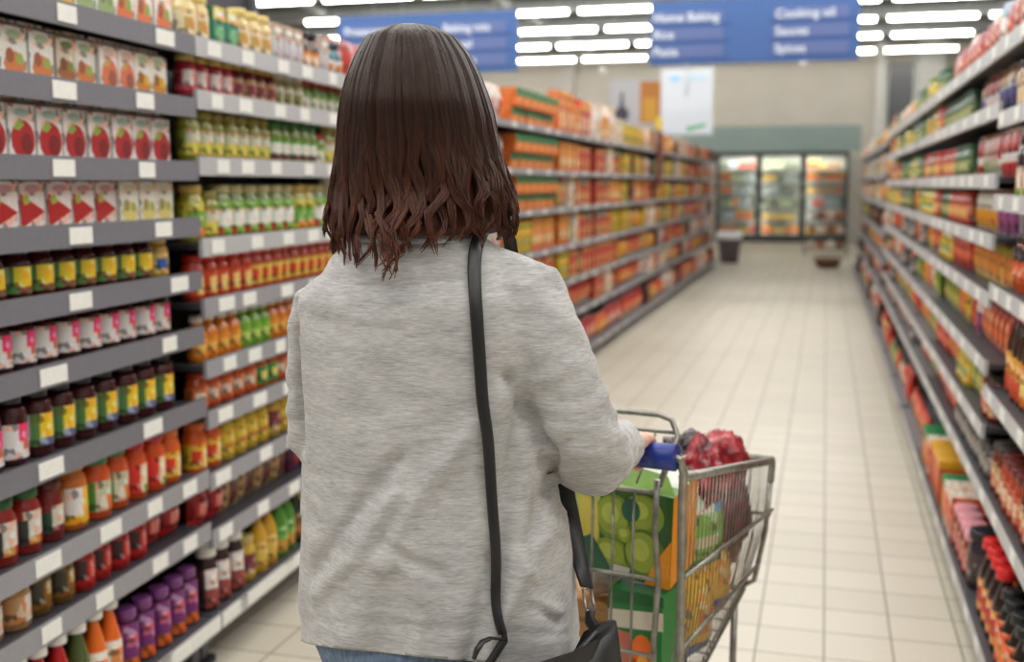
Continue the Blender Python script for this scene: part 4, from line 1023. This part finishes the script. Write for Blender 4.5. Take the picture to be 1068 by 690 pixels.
body = bpy.data.objects.new('body', me); COL.objects.link(body); body.parent = woman
for sx in (-1, 1):
    e = MB(); e.ball(hd + Vector((sx * .032, .070, .004)), .0125, .0125, .0125, mat((238, 236, 232), .2), 14, 10); e.ball(hd + Vector((sx * .032, .0785, .004)), .0055, .0045, .0055, mat((60, 40, 28), .1), 10, 8)
    e.build('eye', woman)
# --- jeans
jn = MB()
jn.loft([ell(0, 0, .15, .105, .99), ell(0, -.005, .178, .126, .88), ell(0, -.008, .186, .136, .81), ell(0, 0, .165, .115, .74)], M_DENIM)
for sx in (-1, 1):
    jn.tube([(sx * .083, 0, .84), (sx * .086, .0, .70), (sx * .087, .012, .50), (sx * .087, .0, .34), (sx * .086, -.01, .075)], [.094, .086, .066, .06, .05], M_DENIM, 22)
me = remesh(jn, .009, 5); me.materials.clear(); me.materials.append(M_DENIM)
o = bpy.data.objects.new('jeans', me); COL.objects.link(o); o.parent = woman
for sx in (-1, 1):
    sh = MB()
    sh.tube([(sx * .086, -.055, .05), (sx * .088, 0, .062), (sx * .09, .08, .05), (sx * .094, .165, .036), (sx * .095, .19, .03)], [.04, .046, .044, .036, .02], mat((226, 226, 224), .5), 16)
    sm_ = sh.mesh('shoe')
    for v in sm_.vertices: v.co.z = max(v.co.z, .018)
    o = bpy.data.objects.new('shoe', sm_); COL.objects.link(o); o.parent = woman
    so = MB(); so.loft([[(sx * .09 + .045 * math.sin(t) * (1 if math.cos(t) < 0 else .92), .065 + .142 * -math.cos(t), z) for t in [2*PI*q/20 for q in range(20)]] for z in (0, .019)], mat((240, 240, 238), .6), False); so.build('sole', o)
# --- cardigan
cg = MB()
def uz(px, py, d=1.5):
    return ((px - 458) * .001335, CAMH - d * math.tan(math.atan((py - 345) / FPX) + PITCH))
TR = [(.66, 0, -.002, .211, .155), (.76, 0, -.002, .207, .152), (.845, 0, -.002, .205, .151), (.88, -.001, 0, .202, .150), (.97, -.008, 0, .192, .142), (1.06, -.016, 0, .180, .130), (1.15, -.019, 0, .176, .124), (1.24, -.02, 0, .180, .120), (1.295, -.02, 0, .168, .112), (1.33, -.021, -.002, .142, .096), (1.362, -.022, -.004, .112, .078), (1.385, -.024, -.004, .078, .066), (1.405, -.026, -.004, .060, .060)]
cg.loft([ell(c, cy, a, b, z, 44, 2.25) for z, c, cy, a, b in TR], M_KNIT)
cg.tube([RSH + Vector((-.05, 0, .022)), RSH + Vector((.0, -.004, -.002))] + arm_path(RSH + Vector((0, -.012, 0)), REL + Vector((0, -.03, 0)), lerp(REL, RWR, .9))[1:], [.050, .062, .063, .060, .056, .057, .052, .045, .039], M_KNIT, 22)
cg.tube([LSH + Vector((.05, 0, .040)), LSH + Vector((-.0, 0, -.002))] + arm_path(LSH, LEL, lerp(LEL, LWR, .9))[1:], [.046, .057, .056, .054, .050, .050, .047, .041, .037], M_KNIT, 22)
me = remesh(cg, .0058, 4)
FOLDS = [([(566, 425), (557, 480), (556, 540), (553, 610)], -.007, .009), ([(554, 390), (566, 422), (590, 468)], -.009, .007), ([(594, 470), (582, 520), (577, 575)], -.007, .007),
         ([(440, 575), (475, 505), (520, 445), (552, 405)], .0045, .014), ([(438, 552), (468, 568), (498, 580)], -.004, .009), ([(352, 600), (396, 545), (452, 470)], -.0055, .012), ([(360, 615), (410, 570), (450, 505)], .0045, .012),
         ([(538, 685), (556, 630), (580, 560)], .006, .012), ([(522, 690), (534, 640), (545, 570)], -.006, .011), ([(575, 575), (582, 610), (602, 632)], .005, .006), ([(577, 590), (588, 622), (604, 642)], -.004, .005),
         ([(316, 320), (321, 400), (325, 475)], -.014, .007), ([(350, 690), (358, 620), (352, 560)], .004, .014), ([(430, 690), (434, 640), (446, 590)], -.003, .014), ([(470, 690), (482, 620), (470, 560)], .004, .014),
         ([(340, 285), (420, 296), (500, 288)], -.0025, .012), ([(330, 318), (420, 330), (490, 322)], .002, .012)]
FU = [([Vector(uz(*p)) for p in pl_], a, w) for pl_, a, w in FOLDS]
def segd(p, a, b):
    ab = b - a; t = max(0, min(1, (p - a).dot(ab) / ab.length_squared)); return (p - a - ab * t).length
rotc = Matrix.Rotation(math.radians(8.5), 2)
nrm = [v.normal.copy() for v in me.vertices]
for v, n in zip(me.vertices, nrm):
    co = v.co.copy()
    u = co.x * math.cos(math.radians(8.5)) - co.y * math.sin(math.radians(-8.5)) * -1
    q = Vector((u, co.z)); d = 0
    if n.y < .35:
        for pts, a, w in FU:
            m_ = min(segd(q, pts[i], pts[i+1]) for i in range(len(pts) - 1))
            if m_ < 3 * w: d += a * math.exp(-(m_ / w) ** 2)
        d *= min(1, max(0, (.35 - n.y) * 2))
    arm = abs(co.x + .02) > .165 and co.z > .98
    d *= 1.5
    d += noise.noise(co * 9) * .004 + noise.noise(Vector((co.x * 26, co.y * 26, co.z * 14))) * .0018
    if arm:
        s_ = noise.noise(Vector((co.x * 14 + co.z * 22, co.y * 22, co.z * 40 - co.x * 20)))
        d += s_ * .0042
        if co.z < 1.16: d += noise.noise(Vector((co.x * 10, co.y * 30 + co.z * 30, co.z * 34))) * .003
    else:
        k = max(0, min(1, (1.02 - co.z) / .25))
        d += k * .0075 * math.sin(co.x * 46 + 2.5 * noise.noise(co * 5)) * (1 if co.z > .79 else .5)
    d -= .0025 * math.exp(-((co.z + .4 * (co.y + .15) - .868) / .004) ** 2)
    v.co = co + n * d
bmh = bmesh.new(); bmh.from_mesh(me)
bmesh.ops.bisect_plane(bmh, geom=bmh.verts[:] + bmh.edges[:] + bmh.faces[:], plane_co=(0, -.15, .826), plane_no=(.035, .40, 1), clear_inner=True)
rim_e = [e for e in bmh.edges if e.is_boundary]
ex = bmesh.ops.extrude_edge_only(bmh, edges=rim_e)
for v in [g for g in ex['geom'] if isinstance(g, bmesh.types.BMVert)]:
    v.co.x *= .965; v.co.y *= .955; v.co.z += .004
bmh.to_mesh(me); bmh.free()
for p in me.polygons: p.use_smooth = True
me.materials.clear(); me.materials.append(M_KNIT)
cardigan = bpy.data.objects.new('cardigan', me); COL.objects.link(cardigan); cardigan.parent = woman
# collar band
kb = MB(); kb.loft([ell(-.026, -.003, .064 + w, .062 + w, z, 36) for z, w in ((1.372, .022), (1.384, .013), (1.398, .004), (1.398, -.004), (1.386, -.004))], M_KNIT, cap=False); kb.build('collar', woman)
# --- hair
HB = [(1.6665, -.043, .004), (1.660, -.0405, .034), (1.646, -.039, .060), (1.620, -.0365, .078), (1.594, -.0355, .0905), (1.565, -.034, .1005), (1.54, -.0325, .1065), (1.512, -.0315, .1115), (1.486, -.030, .1160), (1.460, -.028, .1220), (1.434, -.026, .1285), (1.408, -.025, .1305), (1.384, -.026, .1285), (1.35, -.03, .118), (1.31, -.035, .105)]
def hprof(z):
    if z >= HB[0][0]: return HB[0][1], HB[0][2]
    for (z0, c0, a0), (z1, c1, a1) in zip(HB, HB[1:]):
        if z <= z0 and z >= z1:
            t = (z0 - z) / (z0 - z1); return c0 + (c1 - c0) * t, a0 + (a1 - a0) * t
    return HB[-1][1], HB[-1][2]
def hpt(th, z, rr=1.0):
    """th: azimuth, 0 = back of the head"""
    c, a = hprof(z)
    b = min(.112, a * 1.08) if z > 1.5 else .112 - (1.5 - z) * .10
    if z < 1.435: b += (1.435 - z) * .46
    cy = .03 if z > 1.5 else .03 - (1.5 - z) * .10
    return Vector((c + a * rr * math.sin(th), cy - b * rr * math.cos(th), z))
hm = MB()
rings = []
nh = 48
for i in range(22):
    z = 1.664 - (1.664 - 1.378) * i / 21
    ring = []
    for j in range(nh):
        th = 2*PI*j/nh
        f = abs((th + PI) % (2*PI) - PI)
        rr = .93 if z > 1.47 else .93 - (1.47 - z) * .9
        p = hpt(th, z, rr)
        if z < 1.60 and f > 1.9:           # leave the face free: hair stays behind the cheeks
            c, a = hprof(z); p.y = min(p.y, .05); p.x = c + a * .93 * math.sin(th) * (1 if f < 2.3 else .9)
        ring.append(p)
    rings.append(ring)
hm.loft(rings, M_HAIR)
rh = random.Random(11)
def zend(th):
    d = math.degrees(th)
    if d > 30: base = 1.374
    elif d > 12: base = 1.374 - (30 - d) / 18 * .034
    else: base = 1.338 + .005 * math.sin(th * 7)
    if d < -75: base = 1.36
    return base
NC = 54
clumps = []
for c in range(NC):
    tc = math.radians(-122 + 244 * (c + rh.uniform(.15, .85)) / NC)
    clumps.append((tc, rh.uniform(0, 6.28), rh.uniform(.5, 1.3), zend(tc) + rh.gauss(0, .008), rh.uniform(8, 13), rh.uniform(-1, 1), rh.uniform(0, 1)))
NL = 960
for k in range(NL):
    tc, ph, amp, zc, wl, fl, cl = clumps[k % NC]
    th0 = tc + rh.uniform(-.075, .075)
    lay = (cl * .7 + rh.uniform(0, .3))
    ze = zc + abs(rh.gauss(0, .012)) + (.045 * rh.random() if rh.random() < .3 else 0)
    ztop = 1.6664
    n = 32; p2 = ph + rh.uniform(-.5, .5)
    pts, rad = [], []
    r0 = .0058 * rh.uniform(.6, 1.2)
    for i in range(n):
        t = i / (n - 1)
        zz = ztop - (ztop - ze) * (t ** 1.55)
        s = max(0, min(1.1, (1.54 - zz) / .17))
        wave = amp * s * (.11 * math.sin(p2 + zz * wl * 6.28) + .03 * math.sin(ph * 2 + zz * wl * 13))
        conv = min(.85, s * .8)
        th = th0 + (tc - th0) * conv + wave + fl * s * s * .06 + .006 * math.sin(ph + zz * 70)
        rr = .95 + .05 * (1 - lay) + s * (.04 * amp * math.sin(ph * 1.7 + zz * wl * 5.2) + .03 * (.5 - lay))
        if t > .8: rr += (t - .8) * (.45 if tc > .55 else .35 * fl * amp)
        pts.append(hpt(th, zz, rr)); rad.append(r0 * (.35 + .65 * min(1, t * 5)) * (1 if t < .6 else max(.10, 1 - ((t - .6) / .4) ** 1.4)))
    hm.tube(pts, rad, M_HAIR, 6)
hair = hm.build('hair', woman); hair.location.z = .004

# ------------------------------------------------------------------ shoulder bag
bpy.context.view_layer.update()
bvh = BVHTree.FromPolygons([SM @ v.co for v in cardigan.data.vertices], [tuple(p.vertices) for p in cardigan.data.polygons])
def on_back(px, py, lift=.009):
    d = ray(px, py).normalized(); h, n, i, dist = bvh.ray_cast(Vector((0, 0, CAMH)), d)
    return (h + n * lift, n) if h else (None, None)
bagc = Vector((-.336, 1.353, .642)); bax = Vector((.56, .83, 0)).normalized(); bn = Vector((bax.y, -bax.x, 0))
bag = empty('shoulder_bag', bagc, math.atan2(bax.y, bax.x))
tag(bag, 'black leather shoulder bag hanging at the woman\'s right hip', 'bag')
bm2 = MB()
rr_ = []
for i in range(9):
    t = i / 8; z = .185 * t; hw = .128 + .012 * math.sin(PI * t * .8); hd_ = .040 * math.sin(PI * (.18 + .70 * t)) + .004
    ring = []
    for j in range(36):
        a = 2*PI*j/36; c, s_ = math.cos(a), math.sin(a)
        x = hw * math.copysign(abs(c) ** .55, c)
        zz = z + (.020 * (x / hw) ** 2 * t) - .012 * t + (.02 * t if x > .09 else 0)
        ring.append((x, hd_ * math.copysign(abs(s_) ** .8, s_), zz))
    rr_.append(ring)
bm2.loft(rr_, M_LEATHER); bm2.build('body', bag)
z_ = MB(); z_.tube([(-.115, 0, .196), (-.06, 0, .182), (0, 0, .175), (.06, 0, .182), (.10, 0, .205)], .0035, mat((70, 70, 74), .3, .6), 6); z_.build('zipper', bag)
pz = MB(); pz.tube([(-.132, -.037, .02), (-.05, -.048, .04), (.06, -.048, .04), (.132, -.037, .02)], .0016, mat((16, 16, 17), .6), 5); pz.build('seam', bag)
def ribbon(pts, nrms, widths, th, m):
    b = MB(); k = len(pts); rings = []
    for i in range(k):
        t = (pts[min(i+1, k-1)] - pts[max(i-1, 0)]).normalized(); n = nrms[i]; n = (n - t * n.dot(t)).normalized(); w = t.cross(n)
        h = widths[i] / 2
        rings.append([pts[i] - w*h, pts[i] - w*h*.8 + n*th, pts[i] + w*h*.8 + n*th, pts[i] + w*h])
    b.loft(rings, m, True); return b
BI = (Matrix.Translation(bagc) @ Matrix.Rotation(math.atan2(bax.y, bax.x), 4, 'Z')).inverted()
sp = [(502, 242), (497, 252), (493, 266), (493, 290), (495, 317), (498, 360), (501, 404), (505, 440), (508, 469), (511, 520), (514, 560), (517, 607), (520, 640), (522, 664)]
P_, N_, W_ = [], [], []
spd = []
for a_, b_ in zip(sp, sp[1:]):
    for q in range(4): spd.append((a_[0] + (b_[0] - a_[0]) * q / 4, a_[1] + (b_[1] - a_[1]) * q / 4))
sp = spd + [sp[-1]]
for i, (px, py) in enumerate(sp):
    h, n = on_back(px, py)
    if h is None: continue
    P_.append(h); N_.append(n.lerp(-_F, .5).normalized()); W_.append(.0195 - .007 * i / len(sp))
for _ in range(6):
    P_ = [P_[0]] + [(P_[i-1] + P_[i]*2 + P_[i+1]) / 4 for i in range(1, len(P_) - 1)] + [P_[-1]]
endb = BI.inverted() @ Vector((-.120, 0, .185))
P_.append(endb); N_.append(N_[-1]); W_.append(.0125)
top = P_[0]
over = [top + Vector((.003, .022, .016)), top + Vector((.006, .06, .018)), top + Vector((.01, .10, -.02)), SM @ Vector((.10, .128, 1.27)), SM @ Vector((.165, .128, 1.14)), at(588, 500, 1.63), at(598, 550, 1.60), at(606, 590, 1.565), at(612, 613, 1.53)]
ov_n = [Vector((0, 0, 1)), Vector((0, .2, 1)), Vector((0, 1, .4)), Vector((.3, 1, 0)), Vector((.8, .6, 0))] + [Vector((.6, -.8, 0))] * 4
PP = list(reversed(P_)) + over; NN = list(reversed(N_)) + ov_n; WW = list(reversed(W_)) + [.02, .02, .02, .022, .026, .028, .027, .026, .022]
st = ribbon([BI @ p for p in PP], [BI.to_3x3() @ n for n in NN], WW, .0028, M_LEATHER)
st.build('strap', bag)
g = MB()
e0, e1 = BI @ at(612, 613, 1.53), BI @ at(616, 638, 1.50)
mid = (e0 + e1) / 2
M_RING = mat((150, 146, 138), .3, .9)
for sx in (-.008, .008): g.tube([e0 + Vector((sx, 0, 0)), e1 + Vector((sx, 0, .004))], .0016, M_RING, 6)
g.tube([e0 + Vector((-.008, 0, 0)), e0 + Vector((.008, 0, 0))], .0016, M_RING, 6); g.tube([e1 + Vector((-.008, 0, .004)), e1 + Vector((.008, 0, .004))], .0016, M_RING, 6)
g.build('ring', bag, 'metal strap ring')
g = MB(); g.tube([e1 + Vector((0, 0, .006)), e1 + Vector((-.002, 0, -.012)), Vector((.115, 0, .19)), Vector((.11, 0, .15))], [.009, .010, .012, .010], M_LEATHER, 8, flat=.5); g.build('tab', bag)
s0 = P_[-2]
g = MB(); g.tube([BI @ p for p in (s0, at(512, 665, 1.385), at(503, 669, 1.37), at(497, 678, 1.365), at(494, 687, 1.365))], [.003, .0045, .005, .005, .0035], M_LEATHER, 8, flat=.5); g.build('strap_end', bag)

# ------------------------------------------------------------------ the trolley (local: x right, y forward)
CYAW = math.radians(-11)
CO = Vector((-.481, 1.934, 0))
cart = empty('shopping_trolley', CO, CYAW)
tag(cart, 'wire shopping trolley with a blue handle, filled with groceries, in front of the woman', 'shopping trolley')
CM = Matrix.Translation(CO) @ Matrix.Rotation(CYAW, 4, 'Z'); CI = CM.inverted()
def cat_(px, py, d): return CI @ at(px, py, d)
W = .258
m = MB(); m.tube([(-.245, 0, .985), (.245, 0, .985)], .0195, mat((26, 56, 150), .35), 16)
for sx in (-1, 1): m.tube([(sx * .19, 0, .985), (sx * .254, 0, .985)], .0235, mat((22, 46, 128), .35), 16)
m.build('handle', cart)
for sx in (-1, 1):
    m = MB(); m.tube([(sx * .250, 0, .985), (sx * .259, .006, .98), (sx * .262, .016, .955), (sx * W, .024, .90), (sx * W, .03, .60), (sx * (W - .005), .04, .40), (sx * (W - .01), .05, .22)], .0075, M_WIRE, 10); m.build('rear_post', cart)
def rim(y): return .955 - (y - .025) / .675 * .13
def botz(y): return .40 + (y - .04) / .63 * .125
YF, YB = .70, .665
m = MB()
for sx in (-1, 1):
    pass
def side(sx):
    m = MB()
    m.tube([(sx * W, .026, .945), (sx * W, YF - .02, rim(YF - .02)), (sx * (W - .004), YF, rim(YF) - .008), (sx * (W - .006), YF - .003, rim(YF) - .05)], .0085, M_WIRE, 10)
    m.tube([(sx * (W + .004), .03, .763), (sx * (W + .002), YF - .01, .712)], .0042, M_WIRE, 8)
    m.tube([(sx * (W - .008), .03, .617), (sx * (W - .022), YF - .028, .585)], .0042, M_WIRE, 8)
    m.tube([(sx * (W - .05), .05, botz(.05)), (sx * (W - .05), YB, botz(YB))], .004, M_WIRE, 8)
    for k in range(27):
        y = .05 + k * .0243
        m.tube([(sx * W, y, rim(y)), (sx * (W - .012), y * .99, .5 * (rim(y) + botz(y)) + .0), (sx * (W - .05), y * .96 + .012, botz(y))], .0014, M_WIRE, 5)
    m.build('side_panel', cart)
side(-1); side(1)
m = MB()
m.tube([(-W, YF, rim(YF)), (W, YF, rim(YF))], .0085, M_WIRE, 10)
for sx in (-1, 1): m.tube([(sx * (W - .006), YF - .003, rim(YF) - .05), (sx * (W - .012), YF - .012, .66), (sx * (W - .03), YB + .004, .545), (sx * (W - .06), YB, .528)], .0062, M_WIRE, 8)
m.tube([(-W, YF - .012, .70), (W, YF - .012, .70)], .004, M_WIRE, 8); m.tube([(-.2, YB, .525), (.2, YB, .525)], .004, M_WIRE, 8)
for k in range(21):
    x = -.23 + k * .023
    m.tube([(x, YF, rim(YF)), (x * .97, YF - .013, .68), (x * .86, YB, .525)], .0019, M_WIRE, 5)
m.build('front_panel', cart)
m = MB()
for k in range(13):
    x = -.2 + k * .0333
    m.tube([(x, .05, botz(.05)), (x, YB, botz(YB))], .0022, M_WIRE, 5)
for k in range(15):
    y = .05 + k * .0439
    m.tube([(-.207, y, botz(y) - .004), (.207, y, botz(y) - .004)], .0022, M_WIRE, 5)
m.build('basket_bottom', cart)
m = MB()      # hinged rear gate
for sx in (-1, 1): m.tube([(sx * .205, .045, .93), (sx * .2, .05, .84), (sx * .208, .05, .74), (sx * .2, .055, .62), (sx * .2, .055, .42)], .0058, M_WIRE, 8)
for z in (.905, .745, .60, .43): m.tube([(-.205, .047, z), (.205, .047, z)], .0042, M_WIRE, 8)
for k in range(9):
    x = -.16 + .04 * k
    m.tube([(x, .05, .905), (x - .004, .05, .43)], .0026, M_WIRE, 6)
m.build('rear_gate', cart)
m = MB()      # folded child seat back
zt = 1.022
m.tube([(-.203, .062, .915), (-.203, .165, zt - .04), (-.19, .165, zt - .008), (-.165, .165, zt), (.165, .165, zt), (.19, .165, zt - .008), (.203, .165, zt - .04), (.203, .062, .915)], .0058, M_WIRE, 8)
m.tube([(-.2, .165, zt - .032), (.2, .165, zt - .032)], .0036, M_WIRE, 6)
for k in range(9):
    x = -.16 + .04 * k
    m.tube([(x, .165, zt - .032), (x, .062, .915)], .0024, M_WIRE, 6)
m.build('child_seat_back', cart)
m = MB()
for sx in (-1, 1):
    m.tube([(sx * (W - .01), .05, .23), (sx * (W - .02), .08, .19), (sx * .2, .62, .18), (sx * .19, .72, .18)], .011, M_WIRE, 8)
    m.tube([(sx * .2, .60, .185), (sx * .2, .61, botz(.61) - .004)], .008, M_WIRE, 8)
m.tube([(-.2, .62, .18), (.2, .62, .18)], .009, M_WIRE, 8); m.tube([(-(W-.02), .09, .19), (W-.02, .09, .19)], .009, M_WIRE, 8)
m.build('chassis', cart)
for sx in (-1, 1):
    for y in (.09, .70):
        x = sx * (W - .03 if y < .3 else .19)
        m = MB(); m.box(x - .018, x + .018, y - .02, y + .02, .135, .172, M_WIRE); m.box(x - .018, x - .013, y - .045, y + .01, .055, .15, M_WIRE); m.box(x + .013, x + .018, y - .045, y + .01, .055, .15, M_WIRE)
        c = m.build('caster', cart)
        m = MB(); rg = []
        for xx, r in ((-.011, .052), (-.007, .0615), (.007, .0615), (.011, .052)): rg.append([(x + xx, y - .025 + r * math.cos(2*PI*q/22), .0615 + r * math.sin(2*PI*q/22)) for q in range(22)])
        m.loft(rg, mat((40, 40, 42), .6)); m.build('wheel', c)

# ------------------------------------------------------------------ groceries in the trolley
def place(parts, name, loc, rot, label, cat, plabels=()):
    root = None
    for i, (n, p) in enumerate(parts):
        o = p.build(name if i == 0 else n)
        if i == 0: root = o
        else: o.parent = root
    root.matrix_world = CM @ Matrix.Translation(loc) @ Euler(rot).to_matrix().to_4x4()
    tag(root, label, cat); return root
# apple drink pack
a = MB(); w, d, h = .20, .125, .185
OG = mat((236, 150, 30), .35); LIME = mat((120, 150, 30), .35); LIME2 = mat((134, 160, 40), .35); DGRN = mat((16, 92, 60), .35); MG = mat((96, 130, 40), .35); YLB = mat((222, 206, 84), .35)
a.box(-w/2, w/2, -d/2, d/2, 0, h, mat((46, 92, 34), .35), right=OG, top=mat((96, 140, 60), .4)); y = -d/2 - .0008
a.poly([(-.1, .06), (-.045, .03), (-.045, h), (-.1, h)], y, mat((196, 206, 110), .35))
for cx, cz, rx, rz_, mm in ((-.015, .118, .04, .048, LIME), (-.02, .04, .04, .036, LIME2), (.042, .138, .042, .04, LIME2), (.047, .058, .042, .052, MG), (.012, .085, .02, .02, MG)):
    a.disc(cx, cz, rx, rz_, y - .0006, mm, 20); a.disc(cx - .004, cz + .004, rx * .8, rz_ * .8, y - .0010, mat((150, 172, 48), .35), 16); a.disc(cx - .008, cz + .008, rx * .45, rz_ * .45, y - .0014, mat((186, 200, 84), .35), 16)
a.disc(.018, .142, .019, .024, y - .0018, DGRN, 18)
for k, (bx, bz) in enumerate(((-.088, .10), (-.075, .09), (-.062, .085))):
    a.poly([(bx, bz + .06), (bx + .012, bz + .06), (bx + .016, bz), (bx + .012, bz - .03), (bx - .004, bz - .02), (bx + .003, bz + .02)], y - .0016, YLB)
a.poly([(-.1, 0), (-.01, 0), (-.06, .075), (-.1, .05)], y - .002, DGRN); a.poly([(.05, 0), (.1, 0), (.1, .10), (.07, .05)], y - .002, OG)
a.poly([(-.02, .004), (.02, .004), (.02, .024), (-.02, .024)], y - .0026, mat((206, 204, 196), .5))
f = MB(); f.quad([(-.06, -.055, h), (.1, -.055, h), (.07, -.02, h + .02), (-.03, -.02, h + .028)], mat((110, 150, 50), .4)); f.quad([(-.02, -.02, h), (.1, -.02, h), (.09, .02, h + .02), (0, .02, h + .025)], mat((236, 236, 226), .4))
c0 = cat_(660, 548, 2.09)
place([('fruit_drink_pack', a), ('flap', f)], 'fruit_drink_pack', Vector((.118, .168, .728)), (math.radians(9), math.radians(5), math.radians(-3)), 'fruit drink pack printed with green apples and bananas, right behind the trolley gate', 'drink pack')
# green carton with orange flowers below it
a = MB(); a.box(-.055, .052, -.05, .05, 0, .27, mat((36, 120, 52), .35), right=mat((40, 130, 60), .35)); y = -.0508
a.poly([(-.055, .195), (.055, .205), (.055, .24), (-.055, .23)], y, mat((206, 196, 176), .4)); a.poly([(-.055, 0), (-.01, 0), (-.012, .19), (-.055, .195)], y - .0004, mat((196, 110, 90), .4))
for cx, cz, rx, rz_ in ((.014, .15, .024, .042), (.03, .10, .024, .045), (.0, .105, .022, .04), (.015, .05, .026, .04)): a.disc(cx, cz, rx, rz_, y - .001, mat((236, 112, 40), .35), 16)
a.disc(.016, .135, .012, .018, y - .0016, mat((246, 170, 60), .35), 12)
a.poly([(-.055, .245), (.055, .25), (.055, .27), (-.055, .27)], y - .0008, mat((30, 96, 44), .4))
c1 = cat_(688, 640, 2.03)
z0 = botz(c1.y) + .006
place([('juice_carton', a)], 'juice_carton', Vector((.160, .125, botz(.19) + .004)), (0, 0, math.radians(-3)), 'green juice carton with orange flower print under the fruit drink pack', 'carton')
# cardboard box
a = MB(); a.box(-.085, .085, -.1, .1, 0, .17, M_CARD); a.quad([(-.085, -.1, .17), (.085, -.1, .17), (.08, -.14, .205), (-.08, -.14, .205)], M_CARD); a.quad([(-.085, .1, .17), (-.08, .14, .2), (.08, .14, .2), (.085, .1, .17)], M_CARD)
a.box(-.0855, .0855, -.1004, -.1002, .142, .152, mat((150, 110, 66), .8))
place([('cardboard_box', a)], 'cardboard_box', Vector((.02, .23, botz(.34) + .003)), (0, 0, math.radians(-4)), 'brown cardboard box at the bottom of the trolley beside the shoulder bag', 'box')
def lumpy(rx, ry, rz_, m1, amp=.14, sc=2.2, seed=0, m2=None, split=None):
    a = MB()
    a.ball((0, 0, rz_), rx, ry, rz_, m1, 56, 36, lambda d: 1 + amp * noise.noise(d * sc + Vector((seed, 0, 0))) + amp * .7 * abs(noise.noise(d * sc * 2.7 + Vector((0, seed, 0)))) + amp * .35 * abs(noise.noise(d * sc * 6 + Vector((0, 0, seed)))))
    if m2: a.m = [m2 if split(Vector(a.v[f[0]])) else mm for f, mm in zip(a.f, a.m)]
    return a
FOIL = node_mat('red_film', lambda nt, p: (nt.links.new(ramp(nt, noise_tex(nt, 28, 5), [(.35, (74, 8, 16)), (.5, (140, 22, 32)), (.62, (168, 44, 50)), (.72, (206, 120, 116))]), p.inputs['Base Color']), setattr(p.inputs['Roughness'], 'default_value', .16), bump(nt, p, noise_tex(nt, 34, 4), .6, .006)))  # palest ramp stop paints highlights into the red colour
NET = node_mat('dark_red_film', lambda nt, p: (nt.links.new(ramp(nt, noise_tex(nt, 22, 5), [(.35, (60, 16, 22)), (.55, (104, 26, 34)), (.7, (140, 60, 56))]), p.inputs['Base Color']), setattr(p.inputs['Roughness'], 'default_value', .22), bump(nt, p, noise_tex(nt, 30, 4), .6, .006)))
c2 = cat_(776, 560, 2.52)
place([('snack_bag', lumpy(.068, .072, .115, NET, .16, 2.6, 4))], 'snack_bag', Vector((.17, .56, .612)), (0, 0, .3), 'dark red shiny snack bag standing at the front of the trolley', 'bag')
p_ = MB(); p_.box(-.035, .03, -.085, -.080, .075, .10, mat((130, 90, 190), .3))
place([('snack_bag', lumpy(.08, .07, .08, FOIL, .26, 2.8, 9, mat((40, 20, 24), .2), lambda v: v.z > .135 and v.x < -.0)), ('sticker', p_)], 'snack_bag', Vector((.135, .40, .775)), (.1, .25, -.2), 'crumpled bright red bag with purple sticker on top of the trolley load', 'bag')
place([('snack_bag', lumpy(.055, .05, .06, FOIL, .22, 2.3, 3))], 'snack_bag', Vector((.178, .50, .80)), (0, .2, .4), 'small red shiny bag between the two larger red bags', 'bag')
# green and white packet
c3 = cat_(738, 520, 2.28)
a = g_pouch(.13, .07, .24, pf((120, 180, 60), (0, 1, .55, 1, (222, 234, 214)), (.5, .85, .5, .75, (90, 160, 220)), (.1, .6, .2, .34, (206, 196, 160)), (.1, .4, .26, .32, (80, 60, 100)), (0, 1, 0, .08, (60, 120, 40))))
place(a, 'frozen_food_bag', Vector((.196, .37, .668)), (math.radians(-4), 0, math.radians(72)), 'green and white food bag with blue patch behind the fruit drink pack', 'bag')
for k, (x, y, dz, rz_, lab, pat) in enumerate([
    (.180, .355, 0, 76, 'yellow pasta packet with blue base, nearest the trolley gate', pf((228, 176, 40), (.1, .9, 0, .22, (40, 70, 160)), (.2, .8, .3, .6, (206, 130, 30)))),
    (.176, .50, 0, 78, 'yellow pasta packet with blue middle, under the green and white bag', pf((232, 182, 44), (.05, .95, .18, .34, (36, 66, 160)), (.2, .7, .5, .8, (214, 150, 40)), (0, 1, 0, .06, (200, 204, 214)))),
    (.09, .44, 0, 50, 'bright blue packet with yellow side between the pasta packets', pf((40, 84, 190), (.6, 1, .1, .7, (232, 190, 50)))),
    ]):
    place(g_pouch(.125, .075, .19 if k < 2 else .24, pat), 'pasta_packet', Vector((x, y, botz(y + .05) + .006)), (0, 0, math.radians(rz_)), lab, 'packet')
a = g_jar(.115, .042, (150, 116, 40), (110, 60, 46), lab_plain((172, 136, 60), (-50, 20, .3, .7, (130, 70, 50))))
place(a, 'preserve_jar', Vector((.148, .59, botz(.62) + .004)), (0, 0, .5), 'amber jar in the front corner of the trolley', 'jar')
a = lumpy(.05, .045, .05, mat((226, 220, 222), .35), .18, 2.2, 6, mat((76, 60, 130), .35), lambda v: v.z > .062 and v.x < .01)
place([('napkin_pack', a)], 'napkin_pack', Vector((.040, .205, botz(.34) + .182)), (0, 0, .2), 'white and purple wrapped pack on the brown cardboard box', 'packet')
